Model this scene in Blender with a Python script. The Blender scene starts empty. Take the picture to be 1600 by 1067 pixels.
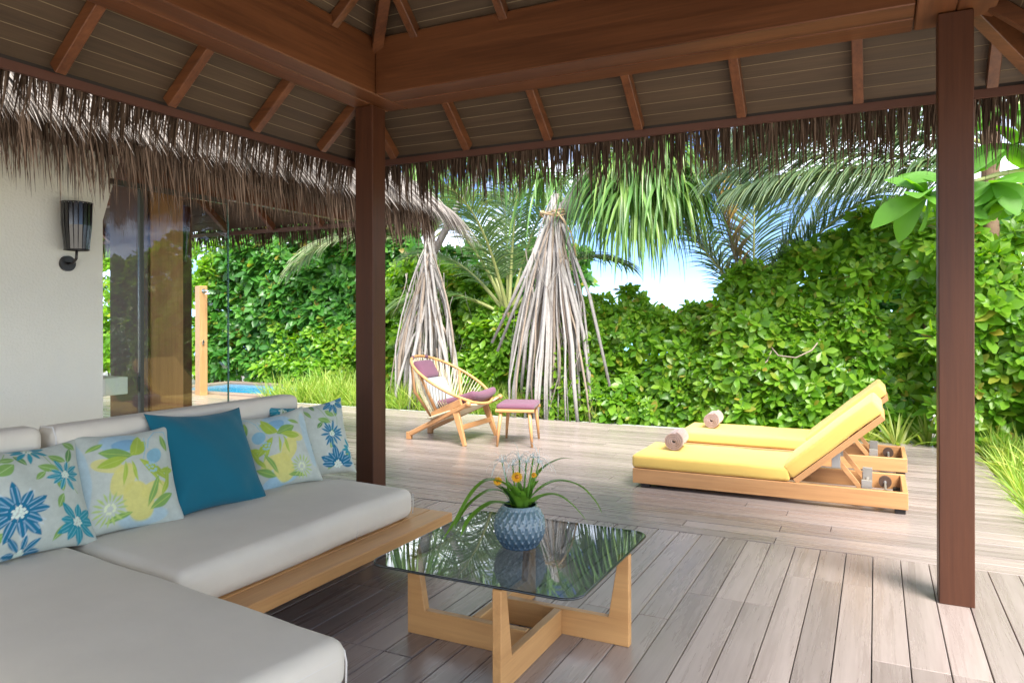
import bpy, bmesh, math, random
import numpy as np
from mathutils import Vector, Matrix
RD = random.Random(11); rng = np.random.default_rng(11)
rad = math.radians
S = bpy.context.scene
COL = S.collection

# ------------------------------------------------------------------ camera
cam_d = bpy.data.cameras.new("camera"); cam = bpy.data.objects.new("camera", cam_d); COL.objects.link(cam)
cam_d.sensor_width = 36; cam_d.lens = 1146/1600*36; cam_d.shift_y = -38.5/1600
cam_d.clip_start = 0.05; cam_d.clip_end = 6000
cam.matrix_world = Matrix.Translation((0, 0, 1.40)) @ Matrix.Rotation(rad(26.41), 4, 'Z') @ Matrix.Rotation(rad(90), 4, 'X') @ Matrix.Rotation(rad(-0.116), 4, 'Z')
S.camera = cam
# ------------------------------------------------------------------ world, sun, exposure
SUN_EL, SUN_AZ = 53, 134            # azimuth measured from +Y towards +X
W = bpy.data.worlds.new("World"); S.world = W; W.use_nodes = True
nt = W.node_tree; nt.nodes.clear()
def N(nt, typ, **kw):
    n = nt.nodes.new(typ)
    for k, v in kw.items():
        if k in n.inputs: n.inputs[k].default_value = v
        else: setattr(n, k, v)
    return n
sky = N(nt, 'ShaderNodeTexSky', sky_type='NISHITA', sun_disc=False, sun_elevation=rad(SUN_EL), sun_rotation=rad(SUN_AZ), air_density=0.32, dust_density=0.1, ozone_density=3.5)
tc = N(nt, 'ShaderNodeTexCoord')
mp = N(nt, 'ShaderNodeMapping'); mp.inputs['Scale'].default_value = (1.0, 1.0, 3.2); mp.inputs['Location'].default_value = (9.48, 4.17, 4.95)
nz = N(nt, 'ShaderNodeTexNoise', Scale=2.6, Detail=7.0, Roughness=0.62)
cr = N(nt, 'ShaderNodeValToRGB'); cr.color_ramp.elements[0].position = 0.455; cr.color_ramp.elements[1].position = 0.66
mx = N(nt, 'ShaderNodeMix', data_type='RGBA')
bg = N(nt, 'ShaderNodeBackground', Strength=0.072)
wo = N(nt, 'ShaderNodeOutputWorld')
L = nt.links.new
L(tc.outputs['Generated'], mp.inputs['Vector']); L(mp.outputs[0], nz.inputs['Vector']); L(nz.outputs['Fac'], cr.inputs['Fac'])
L(cr.outputs['Color'], mx.inputs['Factor']); L(sky.outputs[0], mx.inputs['A']); mx.inputs['B'].default_value = (14.0, 14.5, 14.9, 1)
L(mx.outputs['Result'], bg.inputs['Color']); L(bg.outputs[0], wo.inputs['Surface'])
sd = bpy.data.lights.new("sun", 'SUN'); sd.energy = 2.1; sd.angle = rad(28); sd.color = (1.0, 0.95, 0.87)
sun = bpy.data.objects.new("sun", sd); COL.objects.link(sun)
to_sun = Vector((math.sin(rad(SUN_AZ))*math.cos(rad(SUN_EL)), math.cos(rad(SUN_AZ))*math.cos(rad(SUN_EL)), math.sin(rad(SUN_EL))))
sun.rotation_euler = to_sun.to_track_quat('Z', 'Y').to_euler(); sun.location = to_sun*30
S.view_settings.view_transform = 'Standard'; S.view_settings.look = 'None'; S.view_settings.gamma = 1
S.view_settings.use_curve_mapping = False; S.view_settings.exposure = 2.45
S.render.engine = 'CYCLES'
S.cycles.use_denoising = True
S.cycles.max_bounces = 12; S.cycles.diffuse_bounces = 8; S.cycles.glossy_bounces = 4; S.cycles.transparent_max_bounces = 16; S.cycles.transmission_bounces = 8
S.cycles.sample_clamp_indirect = 8

# ------------------------------------------------------------------ materials
def newmat(name):
    m = bpy.data.materials.new(name); m.use_nodes = True
    nt = m.node_tree; b = nt.nodes['Principled BSDF']
    return m, nt, b
def setb(b, **kw):
    for k, v in kw.items():
        k = k.replace('_', ' ')
        b.inputs[k].default_value = v
def c4(c): return (c[0], c[1], c[2], 1)
def plain(name, col, rough=0.6, spec=0.5, metal=0.0, nscale=0, namp=0.12, bump=0.0, bscale=40):
    m, nt, b = newmat(name); setb(b, Roughness=rough, Metallic=metal, Specular_IOR_Level=spec); b.inputs['Base Color'].default_value = c4(col)
    L = nt.links.new; tc = N(nt, 'ShaderNodeTexCoord')
    if nscale:
        nz = N(nt, 'ShaderNodeTexNoise', Scale=nscale, Detail=5.0, Roughness=0.6)
        mx = N(nt, 'ShaderNodeMix', data_type='RGBA'); L(tc.outputs['Object'], nz.inputs['Vector']); L(nz.outputs['Fac'], mx.inputs['Factor'])
        mx.inputs['A'].default_value = c4([c*(1-namp) for c in col]); mx.inputs['B'].default_value = c4([min(1, c*(1+namp)) for c in col])
        L(mx.outputs['Result'], b.inputs['Base Color'])
    if bump:
        n2 = N(nt, 'ShaderNodeTexNoise', Scale=bscale, Detail=4.0); bp = N(nt, 'ShaderNodeBump', Strength=bump, Distance=0.01)
        L(tc.outputs['Object'], n2.inputs['Vector']); L(n2.outputs['Fac'], bp.inputs['Height']); L(bp.outputs[0], b.inputs['Normal'])
    return m
def fabric(name, col, scale=900, bump=0.25, rough=0.85, sheen=0.15, wrinkle=0.0):
    m, nt, b = newmat(name); L = nt.links.new
    setb(b, Roughness=rough, Specular_IOR_Level=0.25, Sheen_Weight=sheen); b.inputs['Base Color'].default_value = c4(col)
    tc = N(nt, 'ShaderNodeTexCoord'); nz = N(nt, 'ShaderNodeTexNoise', Scale=6.0, Detail=6.0); L(tc.outputs['Object'], nz.inputs['Vector'])
    mx = N(nt, 'ShaderNodeMix', data_type='RGBA'); mx.inputs['A'].default_value = c4([c*.93 for c in col]); mx.inputs['B'].default_value = c4([min(1, c*1.06) for c in col])
    L(nz.outputs['Fac'], mx.inputs['Factor']); L(mx.outputs['Result'], b.inputs['Base Color'])
    n2 = N(nt, 'ShaderNodeTexNoise', Scale=scale, Detail=2.0); L(tc.outputs['Object'], n2.inputs['Vector'])
    bp = N(nt, 'ShaderNodeBump', Strength=bump, Distance=0.002); L(n2.outputs['Fac'], bp.inputs['Height'])
    if wrinkle:
        n3 = N(nt, 'ShaderNodeTexNoise', Scale=5.0, Detail=3.0, Roughness=0.5); L(tc.outputs['Object'], n3.inputs['Vector'])
        b2 = N(nt, 'ShaderNodeBump', Strength=wrinkle, Distance=0.03); L(n3.outputs['Fac'], b2.inputs['Height']); L(bp.outputs[0], b2.inputs['Normal'])
        L(b2.outputs[0], b.inputs['Normal'])
    else: L(bp.outputs[0], b.inputs['Normal'])
    return m
def wood(name, ca, cb, axis='x', rough=0.45, scale=1.0, bump=0.15, tint=0.25, spec=0.5, coat=0.0):
    """long-grained timber; axis = grain direction in object space; each object gets its own offset and tone"""
    m, nt, b = newmat(name); L = nt.links.new
    tc = N(nt, 'ShaderNodeTexCoord'); oi = N(nt, 'ShaderNodeObjectInfo')
    ad = N(nt, 'ShaderNodeVectorMath', operation='ADD'); ml = N(nt, 'ShaderNodeMath', operation='MULTIPLY'); ml.inputs[1].default_value = 37.0
    L(oi.outputs['Random'], ml.inputs[0]); L(tc.outputs['Object'], ad.inputs[0]); L(ml.outputs[0], ad.inputs[1])
    mp = N(nt, 'ShaderNodeMapping'); s = [14*scale]*3; s['xyz'.index(axis)] = 0.8*scale; mp.inputs['Scale'].default_value = s
    L(ad.outputs[0], mp.inputs['Vector'])
    nz = N(nt, 'ShaderNodeTexNoise', Scale=1.0, Detail=8.0, Roughness=0.65, Distortion=0.5); L(mp.outputs[0], nz.inputs['Vector'])
    mp2 = N(nt, 'ShaderNodeMapping'); s2 = [90*scale]*3; s2['xyz'.index(axis)] = 3.0*scale; mp2.inputs['Scale'].default_value = s2
    L(ad.outputs[0], mp2.inputs['Vector'])
    n2 = N(nt, 'ShaderNodeTexNoise', Scale=1.0, Detail=4.0, Roughness=0.6); L(mp2.outputs[0], n2.inputs['Vector'])
    rp = N(nt, 'ShaderNodeValToRGB'); e = rp.color_ramp.elements; e[0].position = 0.3; e[0].color = c4(ca); e[1].position = 0.72; e[1].color = c4(cb)
    av = N(nt, 'ShaderNodeMath', operation='MULTIPLY_ADD'); av.inputs[1].default_value = 0.35
    sc = N(nt, 'ShaderNodeMath', operation='MULTIPLY'); sc.inputs[1].default_value = 0.65
    L(nz.outputs['Fac'], sc.inputs[0]); L(n2.outputs['Fac'], av.inputs[0]); L(sc.outputs[0], av.inputs[2]); L(av.outputs[0], rp.inputs['Fac'])
    hs = N(nt, 'ShaderNodeHueSaturation'); mr = N(nt, 'ShaderNodeMapRange'); mr.inputs['To Min'].default_value = 1-tint; mr.inputs['To Max'].default_value = 1+tint
    L(oi.outputs['Random'], mr.inputs['Value']); L(mr.outputs[0], hs.inputs['Value']); L(rp.outputs['Color'], hs.inputs['Color']); L(hs.outputs[0], b.inputs['Base Color'])
    bp = N(nt, 'ShaderNodeBump', Strength=bump, Distance=0.004); L(n2.outputs['Fac'], bp.inputs['Height']); L(bp.outputs[0], b.inputs['Normal'])
    rr = N(nt, 'ShaderNodeMapRange'); rr.inputs['To Min'].default_value = rough-.1; rr.inputs['To Max'].default_value = rough+.14
    L(nz.outputs['Fac'], rr.inputs['Value']); L(rr.outputs[0], b.inputs['Roughness']); setb(b, Specular_IOR_Level=spec, Coat_Weight=coat, Coat_Roughness=0.25)
    return m
def leafmat(name, cols, rough=0.38, trans=0.35, spec=0.5):
    """leaf tone varies from leaf to leaf (random per island)"""
    m, nt, b = newmat(name); L = nt.links.new
    g = N(nt, 'ShaderNodeNewGeometry'); rp = N(nt, 'ShaderNodeValToRGB'); rp.color_ramp.interpolation = 'LINEAR'
    e = rp.color_ramp.elements
    while len(e) < len(cols): e.new(0.5)
    for i, (p, c) in enumerate(cols): e[i].position = p; e[i].color = c4(c)
    L(g.outputs['Random Per Island'], rp.inputs['Fac']); L(rp.outputs['Color'], b.inputs['Base Color']); setb(b, Roughness=rough, Specular_IOR_Level=spec)
    tr = N(nt, 'ShaderNodeBsdfTranslucent'); hs = N(nt, 'ShaderNodeHueSaturation', Saturation=1.1, Value=1.5, Hue=0.485); L(rp.outputs['Color'], hs.inputs['Color']); L(hs.outputs[0], tr.inputs['Color'])
    mx = N(nt, 'ShaderNodeMixShader', Fac=trans); L(b.outputs[0], mx.inputs[1]); L(tr.outputs[0], mx.inputs[2])
    L(mx.outputs[0], nt.nodes['Material Output'].inputs['Surface'])
    return m
def thinglass(name, tint, refl=1.0, rough=0.0, ior=1.5):
    m, nt, b = newmat(name); L = nt.links.new
    t = N(nt, 'ShaderNodeBsdfTransparent'); t.inputs['Color'].default_value = c4(tint)
    gl = N(nt, 'ShaderNodeBsdfGlossy', Roughness=rough); fr = N(nt, 'ShaderNodeFresnel', IOR=ior)
    ge = N(nt, 'ShaderNodeNewGeometry'); mi = N(nt, 'ShaderNodeMapRange'); mi.inputs['To Min'].default_value = ior; mi.inputs['To Max'].default_value = 1/ior   # same reflectance on both faces of a thin pane
    L(ge.outputs['Backfacing'], mi.inputs['Value']); L(mi.outputs[0], fr.inputs['IOR'])
    mx = N(nt, 'ShaderNodeMixShader'); L(fr.outputs[0], mx.inputs[0]); L(t.outputs[0], mx.inputs[1]); L(gl.outputs[0], mx.inputs[2])
    L(mx.outputs[0], nt.nodes['Material Output'].inputs['Surface'])
    return m

M = {}
M['deck'] = wood('deck_timber', (0.215, 0.172, 0.154), (0.355, 0.300, 0.278), 'x', rough=0.26, tint=0.18, bump=0.18, spec=0.7)
for a in 'xyz':
    M['red_'+a] = wood('red_timber_'+a, (0.055, 0.018, 0.007), (0.215, 0.078, 0.028), a, rough=0.36, tint=0.10, scale=0.55)
    M['teak_'+a] = wood('teak_'+a, (0.40, 0.19, 0.072), (0.62, 0.34, 0.145), a, rough=0.42, tint=0.07, scale=1.0)
    M['oak_'+a] = wood('pale_wood_'+a, (0.46, 0.225, 0.075), (0.68, 0.38, 0.145), a, rough=0.42, tint=0.06, scale=1.0)
M['col_z'] = wood('orange_column_timber', (0.22, 0.095, 0.032), (0.42, 0.20, 0.075), 'z', rough=0.45, tint=0.03, scale=0.7)
M['bronze'] = plain('dark_bronze', (0.05, 0.055, 0.045), 0.4)
M['post'] = wood('dark_post_timber', (0.046, 0.0145, 0.006), (0.092, 0.031, 0.013), 'z', rough=0.45, tint=0.05, scale=0.8, spec=0.35)
M['soffit'] = wood('soffit_timber', (0.046, 0.028, 0.015), (0.098, 0.062, 0.034), 'x', rough=0.6, tint=0.12, scale=1.2)
M['soffity'] = wood('soffit_timber_along', (0.046, 0.028, 0.015), (0.098, 0.062, 0.034), 'y', rough=0.6, tint=0.12, scale=1.2)
M['groove'] = plain('pale_reed_lining', (0.22, 0.165, 0.095), 0.8)
M['fascia'] = plain('fascia_timber', (0.10, 0.040, 0.026), 0.5, nscale=5)
M['dark_brown'] = plain('dark_plinth', (0.03, 0.022, 0.018), 0.7)  # even dark brown for bearers, eave boards, lounger feet and vase soil
M['stucco'] = plain('white_stucco', (0.74, 0.735, 0.645), 0.9, spec=0.2, nscale=3, namp=0.04, bump=0.35, bscale=60)
M['sofa'] = fabric('greige_sofa_cloth', (0.65, 0.60, 0.50), scale=420, bump=0.35, rough=0.68, sheen=0.1, wrinkle=0.16)
M['piping'] = fabric('pale_piping', (0.66, 0.63, 0.57), rough=0.7)
M['teal'] = fabric('teal_cloth', (0.004, 0.115, 0.165), scale=500, bump=0.3, wrinkle=0.25)
M['yellow'] = fabric('yellow_canvas', (0.80, 0.535, 0.135), scale=600, bump=0.2, wrinkle=0.1)
M['purple'] = fabric('mauve_cloth', (0.17, 0.075, 0.115), scale=600, bump=0.3)
M['cream'] = fabric('pale_grey_cloth', (0.30, 0.325, 0.34), scale=600, bump=0.3)
M['towel'] = fabric('mauve_grey_towel', (0.31, 0.22, 0.20), scale=300, bump=1.0, rough=1.0, sheen=0.4)
M['cord'] = plain('cream_cord', (0.66, 0.60, 0.42), 0.8)
M['black'] = plain('black_metal', (0.012, 0.010, 0.009), 0.38, metal=0.0, spec=0.6)
M['liner'] = plain('smoky_liner', (0.075, 0.07, 0.075), 0.35)
M['shade'] = plain('smoked_glass_shade', (0.010, 0.009, 0.010), 0.12, spec=0.8)
M['chrome'] = plain('chrome', (0.75, 0.76, 0.78), 0.12, metal=1.0)
M['steel'] = plain('grey_bracket', (0.42, 0.40, 0.36), 0.4, metal=0.6)
M['rubber'] = plain('dark_wheel', (0.085, 0.05, 0.035), 0.5)
M['glass'] = thinglass('clear_pane', (0.95, 0.98, 0.97), ior=1.5)
M['smoke'] = thinglass('smoked_table_glass', (0.58, 0.63, 0.66), ior=1.8)
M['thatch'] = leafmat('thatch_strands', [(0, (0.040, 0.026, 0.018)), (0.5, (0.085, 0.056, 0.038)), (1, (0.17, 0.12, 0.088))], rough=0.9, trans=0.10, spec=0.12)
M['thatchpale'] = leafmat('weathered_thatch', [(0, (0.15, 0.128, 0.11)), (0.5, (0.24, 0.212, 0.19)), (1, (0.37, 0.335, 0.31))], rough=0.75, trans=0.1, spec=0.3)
M['scaev'] = leafmat('shrub_leaf', [(0, (0.085, 0.23, 0.018)), (0.45, (0.165, 0.35, 0.028)), (0.88, (0.26, 0.46, 0.05)), (0.97, (0.27, 0.38, 0.04)), (1, (0.42, 0.33, 0.06))], rough=0.34, trans=0.52, spec=0.55)
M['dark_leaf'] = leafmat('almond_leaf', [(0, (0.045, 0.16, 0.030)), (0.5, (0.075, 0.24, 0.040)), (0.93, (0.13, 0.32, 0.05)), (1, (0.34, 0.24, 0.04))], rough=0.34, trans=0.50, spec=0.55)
M['big_leaf'] = leafmat('large_tree_leaf', [(0, (0.045, 0.16, 0.018)), (0.6, (0.10, 0.27, 0.03)), (1, (0.20, 0.34, 0.035))], rough=0.48, trans=0.45, spec=0.35)
M['palm_leaf'] = leafmat('palm_leaflet', [(0, (0.055, 0.125, 0.035)), (0.6, (0.11, 0.21, 0.055)), (1, (0.20, 0.29, 0.08))], rough=0.34, trans=0.3, spec=0.6)
M['sea_frond'] = leafmat('grey_green_leaflet', [(0, (0.055, 0.11, 0.045)), (0.6, (0.10, 0.175, 0.07)), (1, (0.17, 0.24, 0.09))], rough=0.42, trans=0.35, spec=0.4)
M['pale_frond'] = leafmat('pale_palm_leaflet', [(0, (0.16, 0.22, 0.10)), (0.6, (0.28, 0.34, 0.17)), (1, (0.42, 0.44, 0.26))], rough=0.36, trans=0.3, spec=0.6)
M['amber_frond'] = leafmat('amber_palm_leaflet', [(0, (0.06, 0.055, 0.025)), (0.5, (0.16, 0.12, 0.035)), (0.8, (0.34, 0.19, 0.03)), (1, (0.42, 0.26, 0.04))], rough=0.4, trans=0.3)
M['pand_leaf'] = leafmat('pandanus_leaf', [(0, (0.055, 0.15, 0.035)), (0.5, (0.11, 0.25, 0.055)), (1, (0.24, 0.38, 0.09))], rough=0.36, trans=0.3, spec=0.5)
M['grass'] = leafmat('ground_blades', [(0, (0.14, 0.29, 0.03)), (0.5, (0.27, 0.42, 0.06)), (1, (0.46, 0.52, 0.13))], rough=0.45, trans=0.4)
M['stripe'] = leafmat('yellow_green_blades', [(0, (0.16, 0.28, 0.035)), (0.5, (0.30, 0.40, 0.06)), (1, (0.50, 0.52, 0.14))], rough=0.4, trans=0.4)
M['vase_leaf'] = leafmat('vase_plant_leaf', [(0, (0.08, 0.21, 0.025)), (0.6, (0.15, 0.33, 0.04)), (1, (0.26, 0.42, 0.08))], rough=0.32, trans=0.35)
M['dkleaf'] = leafmat('vase_plant_dark_leaf', [(0, (0.018, 0.065, 0.012)), (1, (0.04, 0.13, 0.02))], rough=0.3, trans=0.25)
M['petiole'] = plain('palm_petiole', (0.30, 0.33, 0.11), 0.45, nscale=8, namp=0.3)
M['root'] = plain('dry_root_bark', (0.34, 0.32, 0.305), 0.85, spec=0.2, nscale=14, namp=0.35, bump=0.6, bscale=50)
M['roottan'] = plain('tan_root_bark', (0.31, 0.25, 0.20), 0.85, spec=0.2, nscale=14, namp=0.35, bump=0.6, bscale=50)
M['trunk'] = plain('palm_trunk_bark', (0.22, 0.145, 0.095), 0.9, spec=0.2, nscale=9, namp=0.4, bump=0.7, bscale=30)
M['stem'] = plain('shrub_stem_bark', (0.20, 0.145, 0.10), 0.9, spec=0.2, nscale=9, namp=0.4, bump=0.7, bscale=30)
M['rope'] = plain('coir_rope', (0.46, 0.32, 0.19), 0.9, nscale=60, namp=0.3, bump=0.6, bscale=120)
M['white_petal'] = leafmat('white_petal', [(0, (0.66, 0.74, 0.72)), (1, (0.8, 0.84, 0.82))], rough=0.5, trans=0.3)
M['gold_petal'] = leafmat('gold_petal', [(0, (0.75, 0.36, 0.01)), (1, (0.85, 0.52, 0.02))], rough=0.5, trans=0.25)
M['amber'] = plain('flower_eye', (0.45, 0.16, 0.01), 0.7)
M['coping'] = wood('pool_coping', (0.17, 0.12, 0.09), (0.34, 0.26, 0.2), 'x', rough=0.5)

# pool and sea water
def watermat(name, col, rough, bscale, bstr):
    m, nt, b = newmat(name); L = nt.links.new
    setb(b, Roughness=rough, Specular_IOR_Level=0.5); b.inputs['Base Color'].default_value = c4(col)
    tc = N(nt, 'ShaderNodeTexCoord'); nz = N(nt, 'ShaderNodeTexNoise', Scale=bscale, Detail=4.0); bp = N(nt, 'ShaderNodeBump', Strength=bstr, Distance=0.05)
    L(tc.outputs['Object'], nz.inputs['Vector']); L(nz.outputs['Fac'], bp.inputs['Height']); L(bp.outputs[0], b.inputs['Normal'])
    return m
M['pool'] = watermat('pool_water', (0.03, 0.30, 0.55), 0.08, 4.0, 0.25)
M['sea'] = watermat('sea_water', (0.05, 0.28, 0.40), 0.12, 0.8, 0.4)
# sandy ground with leaf litter
def groundmat():
    m, nt, b = newmat('sandy_ground'); L = nt.links.new
    tc = N(nt, 'ShaderNodeTexCoord'); n1 = N(nt, 'ShaderNodeTexNoise', Scale=0.9, Detail=6.0, Roughness=0.7); n2 = N(nt, 'ShaderNodeTexNoise', Scale=22.0, Detail=6.0, Roughness=0.75)
    L(tc.outputs['Object'], n1.inputs['Vector']); L(tc.outputs['Object'], n2.inputs['Vector'])
    r1 = N(nt, 'ShaderNodeValToRGB'); e = r1.color_ramp.elements; e[0].position = 0.42; e[0].color = (0.56, 0.51, 0.43, 1); e[1].position = 0.62; e[1].color = (0.70, 0.66, 0.58, 1)
    r2 = N(nt, 'ShaderNodeValToRGB'); e = r2.color_ramp.elements; e[0].position = 0.60; e[0].color = (0, 0, 0, 1); e[1].position = 0.68; e[1].color = (1, 1, 1, 1)
    L(n1.outputs['Fac'], r1.inputs['Fac']); L(n2.outputs['Fac'], r2.inputs['Fac'])
    mx = N(nt, 'ShaderNodeMix', data_type='RGBA'); L(r2.outputs['Color'], mx.inputs['Factor']); L(r1.outputs['Color'], mx.inputs['A']); mx.inputs['B'].default_value = (0.17, 0.10, 0.06, 1)
    L(mx.outputs['Result'], b.inputs['Base Color']); setb(b, Roughness=0.95, Specular_IOR_Level=0.2)
    bp = N(nt, 'ShaderNodeBump', Strength=0.6, Distance=0.03); L(n2.outputs['Fac'], bp.inputs['Height']); L(bp.outputs[0], b.inputs['Normal'])
    return m
M['ground'] = groundmat()

# ------------------------------------------------------------------ mesh helpers
def tag(o, label=None, cat=None, group=None, kind=None):
    if label: o['label'] = label
    if cat: o['category'] = cat
    if group: o['group'] = group
    if kind: o['kind'] = kind
    return o
def thing(name, label, cat, loc=(0, 0, 0), rotz=0.0, group=None):
    o = bpy.data.objects.new(name, None); COL.objects.link(o); o.location = loc; o.rotation_euler = (0, 0, rotz); o.empty_display_size = 0.1
    return tag(o, label, cat, group)
def mobj(name, V, Fc, mat, parent=None, smooth=False, world=False, kind=None):
    """one mesh object; world=True: vertices are world coordinates although the part is parented"""
    me = bpy.data.meshes.new(name)
    V = np.asarray(V, dtype=np.float32)
    if isinstance(Fc, np.ndarray):
        nf, k = Fc.shape
        me.vertices.add(len(V)); me.vertices.foreach_set('co', V.ravel())
        me.loops.add(nf*k); me.loops.foreach_set('vertex_index', Fc.astype(np.int32).ravel())
        me.polygons.add(nf); me.polygons.foreach_set('loop_start', np.arange(0, nf*k, k, dtype=np.int32))
        if smooth: me.polygons.foreach_set('use_smooth', np.ones(nf, dtype=bool))
        me.update(calc_edges=True)
    else:
        me.from_pydata([tuple(map(float, v)) for v in V], [], Fc)
        if smooth: me.polygons.foreach_set('use_smooth', [True]*len(me.polygons))
        me.update()
    me.materials.append(M[mat])
    return place(name, me, parent, world, kind)
def place(name, me, parent=None, world=False, kind=None):
    o = bpy.data.objects.new(name, me); COL.objects.link(o)
    if parent is not None:
        o.parent = parent
        if world:
            r = parent; Mx = Matrix.Identity(4)
            while r is not None:
                Mx = Matrix.LocRotScale(r.location, r.rotation_euler, None) @ Mx; r = r.parent
            o.matrix_basis = Mx.inverted()
    if kind: o['kind'] = kind
    return o
class MB:
    def __init__(s): s.V = []; s.F = []
    def add(s, V, F):
        n = len(s.V); s.V += [tuple(v) for v in V]; s.F += [tuple(i+n for i in f) for f in F]; return s
    def box(s, x0, x1, y0, y1, z0, z1, ch=0.0):
        if ch <= 0:
            V = [(x0, y0, z0), (x1, y0, z0), (x1, y1, z0), (x0, y1, z0), (x0, y0, z1), (x1, y0, z1), (x1, y1, z1), (x0, y1, z1)]
            return s.add(V, [(3, 2, 1, 0), (4, 5, 6, 7), (0, 1, 5, 4), (1, 2, 6, 5), (2, 3, 7, 6), (3, 0, 4, 7)])
        bm = bmesh.new(); bmesh.ops.create_cube(bm, size=1.0)
        for v in bm.verts: v.co = Vector(((x0+x1)/2+v.co.x*(x1-x0), (y0+y1)/2+v.co.y*(y1-y0), (z0+z1)/2+v.co.z*(z1-z0)))
        bmesh.ops.bevel(bm, geom=bm.edges[:]+bm.verts[:], offset=ch, segments=1, profile=0.5, affect='EDGES')
        return s.bm(bm)
    def bm(s, bm):
        bm.verts.index_update(); s.add([v.co[:] for v in bm.verts], [tuple(v.index for v in f.verts) for f in bm.faces]); bm.free(); return s
    def beam(s, a, b, w, h, up=(0, 0, 1), w2=None, h2=None, ch=0.0):
        """rectangular bar from a to b, w across, h along up"""
        a = Vector(a); b = Vector(b); d = (b-a).normalized(); u = Vector(up); r = d.cross(u).normalized(); u = r.cross(d).normalized()
        w2 = w if w2 is None else w2; h2 = h if h2 is None else h2
        if ch > 0:
            prof = lambda w, h: [(-w/2+ch, -h/2), (w/2-ch, -h/2), (w/2, -h/2+ch), (w/2, h/2-ch), (w/2-ch, h/2), (-w/2+ch, h/2), (-w/2, h/2-ch), (-w/2, -h/2+ch)]
        else: prof = lambda w, h: [(-w/2, -h/2), (w/2, -h/2), (w/2, h/2), (-w/2, h/2)]
        A = [a+r*x+u*y for x, y in prof(w, h)]; B = [b+r*x+u*y for x, y in prof(w2, h2)]; n = len(A)
        return s.add(A+B, [tuple(range(n-1, -1, -1)), tuple(range(n, 2*n))]+[(i, (i+1) % n, n+(i+1) % n, n+i) for i in range(n)])
    def tube(s, pts, rr, n=8, closed=False, cap=True):
        P = [Vector(p) for p in pts]; m = len(P)
        if not hasattr(rr, '__len__'): rr = [rr]*m
        T = []
        for i in range(m):
            if closed: t = P[(i+1) % m]-P[i-1]
            else: t = P[min(i+1, m-1)]-P[max(i-1, 0)]
            T.append(t.normalized())
        ref = Vector((0, 0, 1)) if abs(T[0].z) < 0.9 else Vector((1, 0, 0))
        r = T[0].cross(ref).normalized(); V = []
        for i in range(m):
            r = (r - T[i]*r.dot(T[i])).normalized(); u = T[i].cross(r)
            for k in range(n):
                a = 2*math.pi*k/n; V.append(P[i]+(r*math.cos(a)+u*math.sin(a))*rr[i])
        F = []
        for i in range(m if closed else m-1):
            j = (i+1) % m
            for k in range(n): F.append((i*n+k, i*n+(k+1) % n, j*n+(k+1) % n, j*n+k))
        if cap and not closed: F += [tuple(range(n-1, -1, -1)), tuple(range((m-1)*n, m*n))]
        return s.add(V, F)
    def lathe(s, prof, n=24, c=(0, 0, 0), cap=True):
        V = [(c[0]+r*math.cos(2*math.pi*k/n), c[1]+r*math.sin(2*math.pi*k/n), c[2]+z) for r, z in prof for k in range(n)]
        F = [(i*n+k, i*n+(k+1) % n, (i+1)*n+(k+1) % n, (i+1)*n+k) for i in range(len(prof)-1) for k in range(n)]
        if cap: F += [tuple(range(n-1, -1, -1)), tuple(range((len(prof)-1)*n, len(prof)*n))]
        return s.add(V, F)
    def build(s, name, mat, parent=None, smooth=False, world=False, kind=None):
        return mobj(name, s.V, s.F, mat, parent, smooth, world, kind)
def autosmooth(o, ang=40):
    me = o.data
    me.polygons.foreach_set('use_smooth', [True]*len(me.polygons)); me.set_sharp_from_angle(angle=rad(ang)); return o
def rbox(sx, sy, sz, r, seg=4, bulge=0.0, cuts=6):
    """rounded, slightly bulging cushion centred on the origin -> bmesh"""
    bm = bmesh.new(); bmesh.ops.create_cube(bm, size=1.0)
    for v in bm.verts: v.co = Vector((v.co.x*sx, v.co.y*sy, v.co.z*sz))
    bmesh.ops.bevel(bm, geom=bm.edges[:], offset=r, segments=seg, profile=0.5, affect='EDGES', clamp_overlap=True)
    if cuts:
        ed = [e for e in bm.edges if e.calc_length() > 0.35*max(sx, sy)]
        if ed: bmesh.ops.subdivide_edges(bm, edges=ed, cuts=cuts, use_grid_fill=True)
    if bulge:
        for v in bm.verts:
            a = max(0, 1-(2*v.co.x/sx)**2); b = max(0, 1-(2*v.co.y/sy)**2)
            v.co.z += math.copysign(1, v.co.z)*bulge*(a*b)**0.5 if abs(v.co.z) > sz*0.3 else 0
    return bm
def dent(bm, amp, f=3.0, seed=0):
    for v in bm.verts:
        c = v.co; v.co.z += amp*(math.sin(c.x*f*2.1+seed)*math.cos(c.y*f*1.7+seed*2)+.5*math.sin(c.x*f*4.3+c.y*f*3.1+seed))
    return bm
def bm_obj(name, bm, mat, parent=None, smooth=True, world=False, mtx=None):
    if mtx is not None: bmesh.ops.transform(bm, matrix=mtx, verts=bm.verts)
    bmesh.ops.recalc_face_normals(bm, faces=bm.faces)
    me = bpy.data.meshes.new(name); bm.to_mesh(me); bm.free(); me.materials.append(M[mat])
    o = place(name, me, parent, world)
    if smooth: autosmooth(o, 50)
    return o
def T3(x, y, z, rx=0, ry=0, rz=0):
    return Matrix.Translation((x, y, z)) @ Matrix.Rotation(rz, 4, 'Z') @ Matrix.Rotation(ry, 4, 'Y') @ Matrix.Rotation(rx, 4, 'X')

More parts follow.
